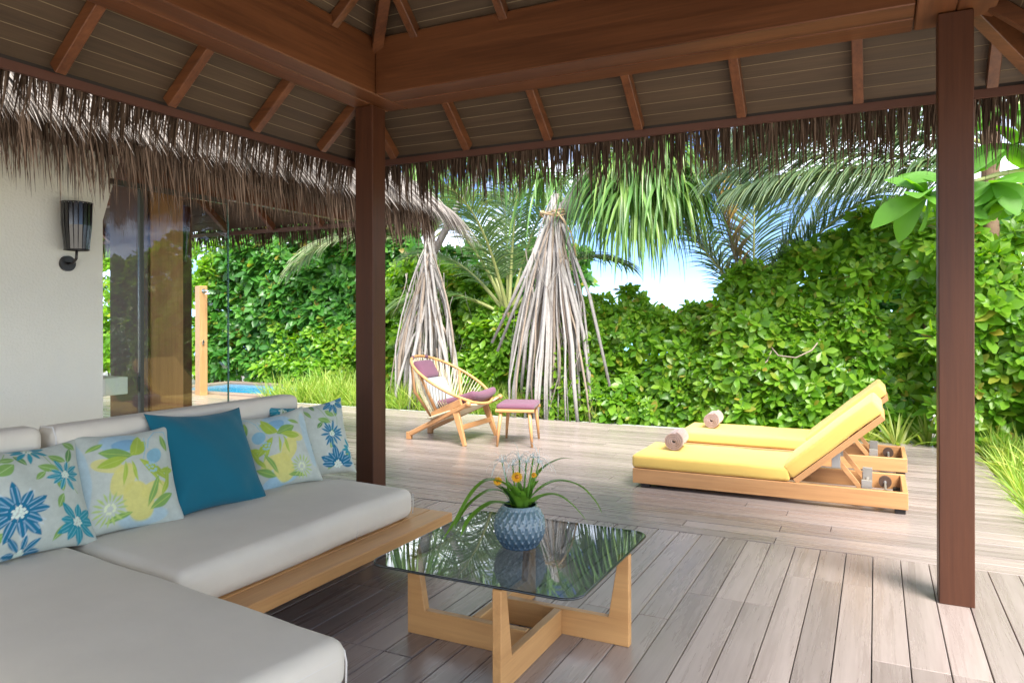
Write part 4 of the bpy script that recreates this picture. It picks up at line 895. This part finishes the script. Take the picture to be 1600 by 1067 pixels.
# ---- footstool
fs = thing('footstool', 'small timber footstool with mauve pad in front of the hoop chair', 'stool', (-3.57, 7.35, 0), rad(17))
for sx in (-1, 1):
    for sy in (-1, 1): MB().tube([(sx*.155, sy*.245, .375), (sx*.175, sy*.275, .19), (sx*.19, sy*.29, 0)], [.021, .019, .012], 10).build('leg', 'teak_z', fs, smooth=True)
for sy in (-1, 1): MB().beam((-.21, sy*.265, .385), (.21, sy*.265, .385), .045, .032, ch=.008).build('seat_rail', 'oak_x', fs)
for sx in (-1, 1): MB().beam((sx*.16, -.243, .378), (sx*.16, .243, .378), .03, .03, ch=.004).build('cross_rail', 'oak_y', fs)
bm = rbox(.42, .52, .055, .026, 4, bulge=.01, cuts=5); bm_obj('pad', bm, 'purple', fs, mtx=T3(0, 0, .424))

# ================================================================== VEGETATION
def clump_rosettes(cl, dens, size, nl, tpl, up=.45):
    C = []; A = []; Sz = []
    for cx, cy, cz, r in cl:
        n = max(6, int(dens*r*r*17)); d = unit(rng.normal(0, 1, (n, 3))); d[:, 1] = np.where(d[:, 1] > .35, -d[:, 1], d[:, 1]); d[:, 2] = np.where(d[:, 2] < -.5, -d[:, 2], d[:, 2])
        rr = r*rng.uniform(.7, 1.1, n)
        C.append(np.array([cx, cy, cz])+d*rr[:, None]*np.array([1, .9, 1])); a = d*.6+np.array([0, -.40, up+.1])+rng.normal(0, .25, (n, 3)); A.append(a); Sz.append(size*rng.uniform(.55, 1.3, n))
    C = np.concatenate(C); A = np.concatenate(A); Sz = np.concatenate(Sz); k = C[:, 2] > .02; return rosettes(C[k], A[k], Sz[k], nl, tpl)
def twigs(parent, base, cl, n, r0=.02, mat='stem', name='branch'):
    for k in range(n):
        cx, cy, cz, r = RD.choice(cl); bx = cx+RD.uniform(-.35, .35); by = base[1]+RD.uniform(-.35, .45)
        p0 = Vector((bx, by, -.13)); p2 = Vector((cx, cy+.1, cz)); p1 = p0.lerp(p2, .55)+Vector((RD.uniform(-.2, .2), RD.uniform(-.1, .2), RD.uniform(-.1, .15)))
        MB().tube([p0, p0.lerp(p1, .5)+Vector((RD.uniform(-.05, .05), 0, 0)), p1, p2], [r0*1.2, r0, r0*.8, r0*.4], 6).build(name, mat, parent, smooth=True, world=True)
def shrub(name, label, cat, x0, x1, yf, depth, top, dens=9, size=.15, nl=10, mat='scaev', tpl=OBO, r=(.15, .31), ntw=8, group=None, twr=.02, zmin=.08, fill=1.0):
    """a shrub mass between x0 and x1 whose front face stands at yf; top(x) gives its height"""
    cl = []
    nclump = int((x1-x0)*fill*30*((top((x0+x1)/2))/1.5))
    for k in range(nclump):
        x = RD.uniform(x0, x1); h = top(x); z = zmin+(h-zmin)*RD.random(); rr = RD.uniform(*r)*(.85 if z > h*.8 else 1)
        y = yf+.10*math.sin(x*2.1+z*1.7)+RD.uniform(0, depth)*RD.random()*.6+.25*(z/h)**2
        cl.append((x, y, min(z, h-.3*rr), rr))
    t = thing(name, label, cat, ((x0+x1)/2, yf+depth/2, -.13), 0, group)
    for k in range(int((x1-x0)*7)):                                 # young sprigs standing out of the outline
        x = RD.uniform(x0, x1); cl.append((x, yf+.25+RD.uniform(0, depth*.4), top(x)+RD.uniform(-.05, .16), RD.uniform(.07, .13)))
    V, Q = merge([clump_rosettes(cl, dens, size, nl, tpl), clump_rosettes(cl[::3], dens*.8, size*.55, nl-2, tpl)]); mobj('foliage', V, Q, mat, t, smooth=True, world=True, kind='stuff')
    twigs(t, (0, yf+depth*.35), cl, ntw, twr)
    return t
wv = lambda x: .10*math.sin(x*3.1)+.07*math.sin(x*7.7+1)
# low hedge seen between the roots and the gap to the sea
shrub('beach_hedge', 'low bright green beach shrub hedge under the open patch of sky', 'hedge', -4.4, -1.5, 9.6, .8, lambda x: 1.36+wv(x)+.12*(x < -2.6), dens=10, size=.165, ntw=12, zmin=-.1, fill=1.5)
shrub('beach_hedge', 'second row of low shrubs closing the hedge under the sky gap', 'hedge', -5.4, -1.2, 10.7, .6, lambda x: 1.25+wv(x), dens=8, size=.18, ntw=4, zmin=-.1, fill=.8)
shrub('beach_hedge', 'tall glossy green beach shrub rising behind the yellow loungers', 'hedge', -1.75, 0.75, 9.55, .9, lambda x: min(2.42, 1.62+.55*(x+1.75))+wv(x), dens=9.5, size=.185, ntw=14, zmin=-.1, fill=1.25)
shrub('beach_hedge', 'tall leafy beach shrub at the right edge behind the dark post', 'hedge', 0.7, 3.6, 9.0, 1.2, lambda x: 2.35+wv(x), dens=7, size=.20, ntw=10, zmin=-.1)
shrub('beach_hedge', 'green shrub showing between the two clusters of hanging roots', 'hedge', -6.1, -4.4, 10.3, .8, lambda x: 1.45+wv(x), dens=8, size=.19, ntw=5, zmin=-.1, fill=1.4)
shrub('beach_hedge', 'green shrub behind the left cluster of hanging roots', 'hedge', -8.4, -5.9, 10.9, .9, lambda x: 2.1+wv(x), dens=7.5, size=.20, ntw=8, zmin=-.1)
shrub('almond_shrub', 'large dark leaved shrub filling the view behind the plunge pool', 'shrub', -13.6, -8.0, 11.75, 1.2, lambda x: 3.5+wv(x), dens=6.5, size=.25, nl=9, mat='dark_leaf', tpl=OVAL, ntw=22, twr=.028)
shrub('beach_hedge', 'bright green shrub at the far left beyond the brown columns', 'hedge', -18.5, -13.4, 11.4, 1.3, lambda x: 3.0+wv(x), dens=5, size=.2, ntw=10, fill=.6)
shrub('beach_hedge', 'bright low shrub rosettes at the foot of the dark shrub by the pool', 'hedge', -11.6, -7.6, 11.55, .4, lambda x: 1.15+wv(x), dens=8, size=.20, ntw=8, mat='scaev')
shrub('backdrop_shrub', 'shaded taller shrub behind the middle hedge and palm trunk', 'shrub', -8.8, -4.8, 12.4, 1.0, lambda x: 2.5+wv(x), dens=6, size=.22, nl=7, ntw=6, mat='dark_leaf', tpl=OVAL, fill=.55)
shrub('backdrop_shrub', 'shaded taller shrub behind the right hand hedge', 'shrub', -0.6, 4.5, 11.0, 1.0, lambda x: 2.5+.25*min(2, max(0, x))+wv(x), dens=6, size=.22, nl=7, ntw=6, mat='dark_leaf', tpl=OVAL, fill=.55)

# vine stems looping in front of the tall hedge
vn = thing('vine', 'pale vine stem looping out of the tall hedge behind the loungers', 'vine', (-.9, 9.4, 0))
MB().tube([(-1.15, 9.45, 1.02), (-1.05, 9.28, .93), (-.85, 9.25, .91), (-.68, 9.3, 1.0), (-.60, 9.45, 1.12)], .009, 6).build('stem', 'roottan', vn, smooth=True, world=True)
MB().tube([(-1.14, 9.45, 1.0), (-1.18, 9.3, .86), (-1.32, 9.3, .74), (-1.42, 9.45, .70)], .008, 6).build('stem', 'roottan', vn, smooth=True, world=True)

# palms -------------------------------------------------------------
def frond(parent, base, az, el, Ln, curl, mat='palm_leaf', llen=.75, hang=.22, nlf=70, wl=.030, pet=.14, twist=0.0, name='frond', r0=.022):
    """feather frond: rachis bending under its weight, leaflets on both sides"""
    seg = 26; P = np.array(base, float); D = np.array([math.cos(el)*math.cos(az), math.cos(el)*math.sin(az), math.sin(el)]); pts = [P.copy()]; tg = []
    for i in range(seg):
        tg.append(D.copy()); P = P+D*Ln/seg; pts.append(P.copy()); D = unit(D+np.array([0, 0, -1.])*curl*(.4+1.2*i/seg))
    tg.append(D); pts = np.array(pts); tg = np.array(tg)
    MB().tube([tuple(p) for p in pts[::2]], list(np.linspace(r0, r0*.18, len(pts[::2]))), 6).build('rachis', 'petiole', parent, smooth=True, world=True)
    t = np.repeat(np.linspace(pet, .995, nlf), 2)+rng.normal(0, .004, nlf*2); sgn = np.tile([-1., 1.], nlf); f = np.clip(t, 0, .999)*seg; i0 = f.astype(int); fr = (f-i0)[:, None]
    P0 = pts[i0]*(1-fr)+pts[i0+1]*fr; T = unit(tg[i0]); Sd = unit(np.cross(T, [0, 0, 1.])); Up = np.cross(Sd, T)
    if twist: ca, sa = math.cos(twist), math.sin(twist); Sd, Up = Sd*ca+Up*sa, -Sd*sa+Up*ca
    ang = np.clip(.95-.45*(t-pet), .35, 1.1)+rng.normal(0, .06, len(t))
    D0 = T*np.cos(ang)[:, None]+Sd*(sgn*np.sin(ang))[:, None]+Up*(.22+rng.normal(0, .10, len(t)))[:, None]
    L_ = llen*(.35+.75*np.sin(np.pi*np.clip((t-pet)/(1-pet)*.8+.12, 0, 1)))*rng.uniform(.85, 1.1, len(t))
    V, Q = ribbons(P0, D0, L_, wl*rng.uniform(.8, 1.15, len(t)), hang, seg=5, side=T, prof=[.5, 1, .95, .75, .45, .05], fold=.35, wig=.015)
    return mobj(name, V, Q, mat, parent, world=True)
def palm_trunk(parent, base, top, r0, r1):
    a = Vector(base); b = Vector(top); n = 46; pts = []; rr = []
    for i in range(n+1):
        t = i/n; pts.append(a.lerp(b, t)+Vector((.03*math.sin(t*4), .02*math.sin(t*5), 0))); rr.append((r0*(1-t)+r1*t)*(1+(.07 if i % 3 == 0 else -.02)))
    MB().tube(pts, rr, 14).build('trunk', 'trunk', parent, smooth=True, world=True)
pa = thing('coconut_palm', 'young coconut palm between the two clusters of hanging roots', 'palm', (-5.15, 10.45, -.13)); palm_trunk(pa, (-5.05, 10.45, -.15), (-5.25, 10.45, 1.45), .14, .12)
for az, el, ln, cu in ((150, 62, 2.6, .05), (172, 50, 2.6, .055), (120, 70, 2.6, .05), (20, 66, 2.5, .05), (60, 74, 2.6, .04), (-10, 48, 2.4, .06), (200, 68, 2.5, .055), (255, 72, 2.4, .06), (100, 80, 2.8, .04), (185, 30, 2.2, .05)):
    frond(pa, (-5.25, 10.45, 1.38), rad(az), rad(el), ln, cu, llen=.62, nlf=64, wl=.026, pet=.26, r0=.036)
pb = thing('coconut_palm', 'small palm with an amber brown frond standing against the sky gap', 'palm', (-1.62, 10.7, -.13)); palm_trunk(pb, (-1.6, 10.75, -.15), (-1.6, 10.7, 1.2), .11, .09)
frond(pb, (-1.52, 10.2, 1.35), rad(176), rad(78), 2.3, .024, mat='amber_frond', llen=.85, nlf=90, wl=.030, pet=.10, hang=.14)
frond(pb, (-1.48, 10.25, 1.3), rad(10), rad(70), 2.4, .03, llen=.75, nlf=84, wl=.028, pet=.12, hang=.18)
frond(pb, (-1.60, 10.55, 1.15), rad(150), rad(66), 2.7, .04, llen=.7, nlf=84, wl=.026, pet=.15)
for az, el, ln in ((30, 62, 2.5), (-20, 56, 2.3), (200, 60, 2.2), (95, 80, 2.6)): frond(pb, (-1.5, 10.4, 1.35), rad(az), rad(el), ln, .034, mat='sea_frond', llen=.72, nlf=84, wl=.024, pet=.12, hang=.18)
pc = thing('coconut_palm', 'tall ringed palm trunk right of the dark post with fronds arching over the loungers', 'palm', (1.2, 9.35, -.13)); palm_trunk(pc, (0.97, 9.30, -.15), (1.12, 9.25, 3.6), .095, .085)
for az, el, ln, cu, sc_, hg, z in ((184, 16, 2.9, .026, .85, .30, 2.95), (177, 22, 3.0, .032, .9, .32, 3.1), (191, 8, 2.6, .018, .85, .36, 2.95), (170, 28, 3.0, .036, .9, .30, 3.2), (181, 14, 2.4, .022, .85, .40, 2.8), (187, 24, 2.7, .034, .85, .34, 3.2), (205, 34, 2.9, .05, .8, .3, 3.4), (140, 30, 3.4, .05, .8, .25, 3.5), (90, 30, 3.4, .05, .8, .25, 3.5), (30, 30, 3.4, .05, .8, .25, 3.5), (-40, 30, 3.4, .05, .8, .25, 3.5)):
    frond(pc, (1.12, 9.25, z), rad(az), rad(el), ln, cu, mat='sea_frond', llen=sc_, nlf=92, wl=.026, hang=hg, pet=.10, r0=.024)
pd_ = thing('coconut_palm', 'palm behind the left dark post with one pale frond drooping over the shrubs', 'palm', (-8.0, 12.2, -.13)); palm_trunk(pd_, (-7.9, 12.2, -.15), (-8.0, 12.2, 2.75), .13, .11)
frond(pd_, (-8.0, 12.1, 2.75), rad(196), rad(20), 3.0, .055, mat='pale_frond', llen=.75, nlf=76, wl=.034, hang=.24, pet=.1)
for az, el in ((150, 55), (60, 60), (20, 45), (100, 70), (240, 60), (-25, 40), (5, 62)): frond(pd_, (-8.0, 12.2, 2.75), rad(az), rad(el), 2.9, .055, llen=.7, nlf=60, wl=.028, pet=.18)

# screw pines with prop roots ----------------------------------------
def roots(parent, apex, spread, n, ztop, floaty, seed, r=(.014, .032), side=1.0, ybias=-.12):
    r_ = random.Random(seed)
    for k in range(n):
        a = r_.uniform(0, 2*math.pi); rad_ = spread*(r_.random()**.55); ex = apex[0]+rad_*math.cos(a)*side+r_.uniform(-.05, .05); ey = apex[1]+rad_*math.sin(a)*.55+ybias
        zt = r_.uniform(*ztop); ez = -.13 if r_.random() > floaty else r_.uniform(.15, 1.1)
        p0 = Vector((apex[0]+r_.uniform(-.07, .07), apex[1]+r_.uniform(-.07, .05), zt)); f = (zt-ez)/(zt+.13); p3 = Vector((p0.x+(ex-p0.x)*f, p0.y+(ey-p0.y)*f, ez))
        bow = Vector((math.cos(a+r_.uniform(-1, 1)), math.sin(a)*.5, 0))*r_.uniform(-.07, .07)*spread/.6
        pts = [Vector((p0.x+(p3.x-p0.x)*(1-(1-t)**1.9), p0.y+(p3.y-p0.y)*(1-(1-t)**1.9), p0.z+(p3.z-p0.z)*t))+bow*math.sin(math.pi*t)+Vector((r_.uniform(-.022, .022), r_.uniform(-.02, .02), 0))*(0 < t < 1) for t in (0, .12, .28, .45, .62, .8, 1)]
        R0 = r_.uniform(*r); o = MB().tube(pts, [R0*.8, R0*.95, R0, R0*.95, R0*1.02, R0*.95, R0*.75], 7).build('prop_root', 'root' if r_.random() < .7 else 'roottan', parent, smooth=True, world=True)
p1 = thing('screw_pine', 'left screw pine with a skirt of pale hanging prop roots behind the hoop chair', 'tree', (-6.45, 10.0, -.13))
MB().tube([(-6.45, 10.05, -.15), (-6.42, 10.05, 1.2), (-6.45, 10.05, 2.5), (-6.7, 10.05, 3.6)], [.09, .085, .10, .08], 10).build('trunk', 'root', p1, smooth=True, world=True)
roots(p1, (-6.42, 9.95), .74, 58, (1.5, 2.75), .42, 5, r=(.009, .030))
p2 = thing('screw_pine', 'right screw pine with a rope tied cone of grey prop roots and long drooping leaves', 'tree', (-4.1, 9.75, -.13))
MB().tube([(-4.1, 9.75, -.15), (-4.1, 9.75, 1.5), (-4.05, 9.75, 2.9), (-3.6, 9.8, 3.5)], [.10, .09, .09, .08], 10).build('trunk', 'root', p2, smooth=True, world=True)
MB().tube([(-4.05, 9.75, 2.8), (-3.7, 9.85, 3.2), (-3.0, 9.9, 3.45), (-2.6, 9.9, 3.6)], [.08, .07, .06, .05], 8).build('branch', 'root', p2, smooth=True, world=True)
roots(p2, (-4.08, 9.62), .72, 78, (2.3, 3.2), .36, 8, r=(.009, .032))
# loose roots leaning out to the right
for x0, z0, x1, z1 in ((-3.95, 2.7, -3.22, .46), (-3.9, 2.2, -3.45, -.1), (-4.2, 2.7, -5.02, 1.02), (-4.25, 2.6, -4.93, .9)):
    MB().tube([(x0, 9.55, z0), ((x0+x1)/2+.06, 9.5, (z0+z1)/2+.1), (x1, 9.45, z1)], [.02, .025, .02], 7).build('prop_root', 'root', p2, smooth=True, world=True)
def fibres(parent, c, n, seed):                                       # dry fibres and bark shreds hanging between the roots
    P = np.stack([c[0]+rng.normal(0, .22, n), c[1]+rng.uniform(-.3, .15, n), rng.uniform(.5, 2.4, n)], 1); D = np.stack([rng.normal(0, .25, n), rng.normal(0, .2, n)-.1, -np.ones(n)], 1)
    V, Q = ribbons(P, D, rng.uniform(.2, .8, n), rng.uniform(.008, .022, n), .1, seg=5, wig=.12); mobj('dry_fibres', V, Q, 'thatchpale', parent, world=True, kind='stuff')
fibres(p1, (-6.42, 9.95), 170, 1); fibres(p2, (-4.08, 9.62), 220, 2)
rp_ = thing('rope', 'coir rope tied round the top of the right screw pine roots', 'rope', (-4.12, 9.6, 2.86))
for k in range(3): MB().tube([(.17*math.cos(a)-.0, .17*math.sin(a), .03*math.sin(a*2+k)+.02*k-.02) for a in [2*math.pi*i/28 for i in range(28)]], .014, 6, closed=True).build('turn', 'rope', rp_, smooth=True)
MB().tube([(.06, -.17, .03), (.16, -.18, -.02), (.26, -.16, -.16), (.33, -.12, -.30), (.40, -.10, -.62)], .013, 6).build('loose_end', 'rope', rp_, smooth=True)
def pandan_head(parent, c, n, ln, hang=.36, wl=.055, el=(-.4, .9), mat='pand_leaf'):
    az = rng.uniform(0, 2*math.pi, n); e = rng.uniform(*el, n); D = np.stack([np.cos(e)*np.cos(az), np.cos(e)*np.sin(az), np.sin(e)], 1); P = np.array(c)+D*.05
    L_ = ln*rng.uniform(.7, 1.12, n); V, Q = ribbons(P, D, L_, wl*rng.uniform(.7, 1.2, n), hang*rng.uniform(.7, 1.3, n), seg=9, prof=[.7, 1, 1, .95, .9, .8, .7, .5, .3, .04], fold=.45, wig=.05)
    mobj('leaf_head', V, Q, mat, parent, world=True)
for c, n, ln in (((-3.40, 10.15, 3.3), 90, 1.5), ((-3.10, 9.95, 3.4), 110, 1.7), ((-2.80, 9.9, 3.3), 110, 1.6), ((-2.45, 9.75, 3.1), 80, 1.15), ((-2.95, 9.7, 3.0), 80, 1.35), ((-4.7, 10.6, 3.6), 50, 1.3), ((-3.2, 10.2, 3.65), 90, 1.6), ((-2.65, 9.8, 3.65), 80, 1.5)):
    pandan_head(p2, c, n, ln)
pandan_head(p1, (-6.8, 10.1, 3.8), 60, 1.3); pandan_head(p1, (-5.6, 10.4, 4.0), 50, 1.4)
MB().tube([(-6.42, 10.05, 2.4), (-6.0, 10.25, 3.3), (-5.6, 10.4, 3.95)], [.06, .055, .05], 8).build('branch', 'root', p1, smooth=True, world=True)

# broad leaved tree beside the right post ---------------------------
bt = thing('broadleaf_tree', 'tree branch with very large round green leaves either side of the right post', 'tree', (1.9, 7.6, -.13))
MB().tube([(1.9, 7.7, -.15), (1.75, 7.6, 1.4), (1.45, 7.3, 2.2), (1.1, 7.0, 2.7)], [.07, .06, .045, .03], 9).build('trunk', 'stem', bt, smooth=True, world=True)
MB().tube([(1.2, 7.1, 2.58), (.85, 6.8, 2.50), (.55, 6.65, 2.40), (.38, 6.6, 2.36)], [.026, .02, .014, .01], 7).build('branch', 'petiole', bt, smooth=True, world=True)
MB().tube([(1.1, 7.0, 2.68), (1.0, 6.85, 2.85), (.9, 6.8, 3.0)], [.026, .02, .012], 7).build('branch', 'petiole', bt, smooth=True, world=True)
def big_leaf(p, d, nrm, s):
    W_ = [.03, .13, .21, .26, .27, .20, .04]; V, Q = leaf_template(W_, fold=RD.uniform(.15, .5), droop=RD.uniform(.05, .35))
    v, q = scatter_leaves((V, Q), np.array([p], float), np.array([d], float), np.array([nrm], float), np.array([s])); mobj('leaf', v, q, 'big_leaf', bt, smooth=True, world=True)
for cx, cy, cz, n, sz in ((.36, 6.6, 2.34, 13, .40), (.55, 6.65, 2.42, 9, .38), (.80, 6.7, 2.42, 10, .38), (.95, 6.8, 2.72, 9, .36), (.9, 6.8, 3.0, 8, .34), (1.1, 7.0, 2.30, 9, .36), (1.35, 7.2, 2.75, 9, .34), (.72, 6.75, 2.15, 7, .34)):
    a0 = RD.uniform(0, 6)
    for k in range(n):
        a = a0+k*2.4; e = RD.uniform(-.75, .75); d = (math.cos(a)*math.cos(e), math.sin(a)*math.cos(e)*.7-.2, math.sin(e)); big_leaf((cx, cy, cz), d, (-d[0]*.4+RD.uniform(-.25, .25), -.6-d[1]*.4, .7), sz*RD.uniform(.65, 1.1))
MB().tube([(.85, 6.8, 2.50), (.78, 6.76, 2.3), (.72, 6.75, 2.15)], [.014, .011, .008], 7).build('branch', 'petiole', bt, smooth=True, world=True)
# teal-green branch low at the right edge
b2 = thing('broadleaf_shrub', 'dark bluish green broad leaves low at the right edge of the view', 'shrub', (1.75, 8.2, -.13))
MB().tube([(1.9, 8.3, -.15), (1.8, 8.2, .6), (1.6, 8.05, 1.0)], [.022, .018, .01], 7).build('stem', 'stem', b2, smooth=True, world=True)
C = np.array([(1.35, 7.95, 1.02), (1.55, 8.0, 1.1), (1.7, 8.05, .85), (1.45, 8.0, .82), (1.8, 8.1, 1.15), (1.6, 8.1, .65)]); V, Q = rosettes(C, np.tile([-.2, -.6, .7], (6, 1)), np.full(6, .22), 9, OVAL); mobj('foliage', V, Q, 'dark_leaf', b2, smooth=True, world=True)

# ground plants -----------------------------------------------------
def blades(n, sampler, ln, wl, mat, name, label, cat, kind='stuff', hang=.16):
    P = sampler(n); az = rng.uniform(0, 6.28, n); e = rng.uniform(.75, 1.45, n); D = np.stack([np.cos(e)*np.cos(az), np.cos(e)*np.sin(az), np.sin(e)], 1)
    V, Q = ribbons(P, D, rng.uniform(*ln, n), wl*rng.uniform(.7, 1.3, n), hang*rng.uniform(.5, 1.5, n), seg=5, prof=[.8, 1, .9, .7, .45, .05], fold=.3, wig=.03)
    o = mobj(name, V, Q, mat); return tag(o, label, cat, kind=kind)
def strip(x0, x1, y0, y1):
    def f(n):
        x = rng.uniform(x0, x1, n); x = x+.12*np.sin(x*9); return np.stack([x, rng.uniform(y0, y1, n), np.full(n, -.12)], 1)
    return f
blades(3400, strip(-9.4, -4.6, 9.43, 9.95), (.28, .62), .016, 'grass', 'tall_grass', 'bright yellow green strappy grass along the far deck edge behind the hoop chair', 'grass')
blades(1400, strip(-4.9, -3.4, 9.44, 9.75), (.25, .55), .015, 'stripe', 'tall_grass', 'yellowish grass at the foot of the right cluster of hanging roots', 'grass')
blades(700, strip(-9.6, -8.0, 10.3, 11.5), (.35, .75), .022, 'grass', 'tall_grass', 'green strappy grass beside the plunge pool', 'grass')
blades(2600, strip(.98, 2.6, 5.6, 9.4), (.22, .5), .016, 'grass', 'tall_grass', 'green grass along the right hand edge of the deck', 'grass')
def spider(x, y, n, ln, label, mat='stripe'):
    t = thing('strappy_plant', label, 'plant', (x, y, -.12), 0, 'strappy plants along the deck edge')
    az = rng.uniform(0, 6.28, n); e = rng.uniform(.45, 1.4, n); D = np.stack([np.cos(e)*np.cos(az), np.cos(e)*np.sin(az), np.sin(e)], 1)
    V, Q = ribbons(np.tile([0, 0, 0.], (n, 1))+rng.normal(0, .02, (n, 3)), D, ln*rng.uniform(.7, 1.15, n), .034*rng.uniform(.8, 1.2, n), .17, seg=6, prof=[.6, 1, 1, .9, .7, .4, .04], fold=.4)
    mobj('leaves', V, Q, mat, t, kind='stuff')
for x, y, ln, lb in ((.20, 9.1, .50, 'yellow green strappy plant directly behind the wheels of the far lounger'), (.52, 9.25, .58, 'yellow green strappy plant just left of the right post'), (-.12, 9.3, .45, 'small strappy plant under the raised back of the far lounger'),
                     (1.22, 8.35, .55, 'yellow green strappy plant at the right deck edge'), (1.30, 7.6, .55, 'strappy plant nearest the camera along the right deck edge'), (1.05, 8.95, .5, 'strappy plant at the foot of the ringed palm trunk'), (1.6, 8.9, .55, 'strappy plant at the far right edge under the shrub')):
    spider(x, y, 34, ln, lb)
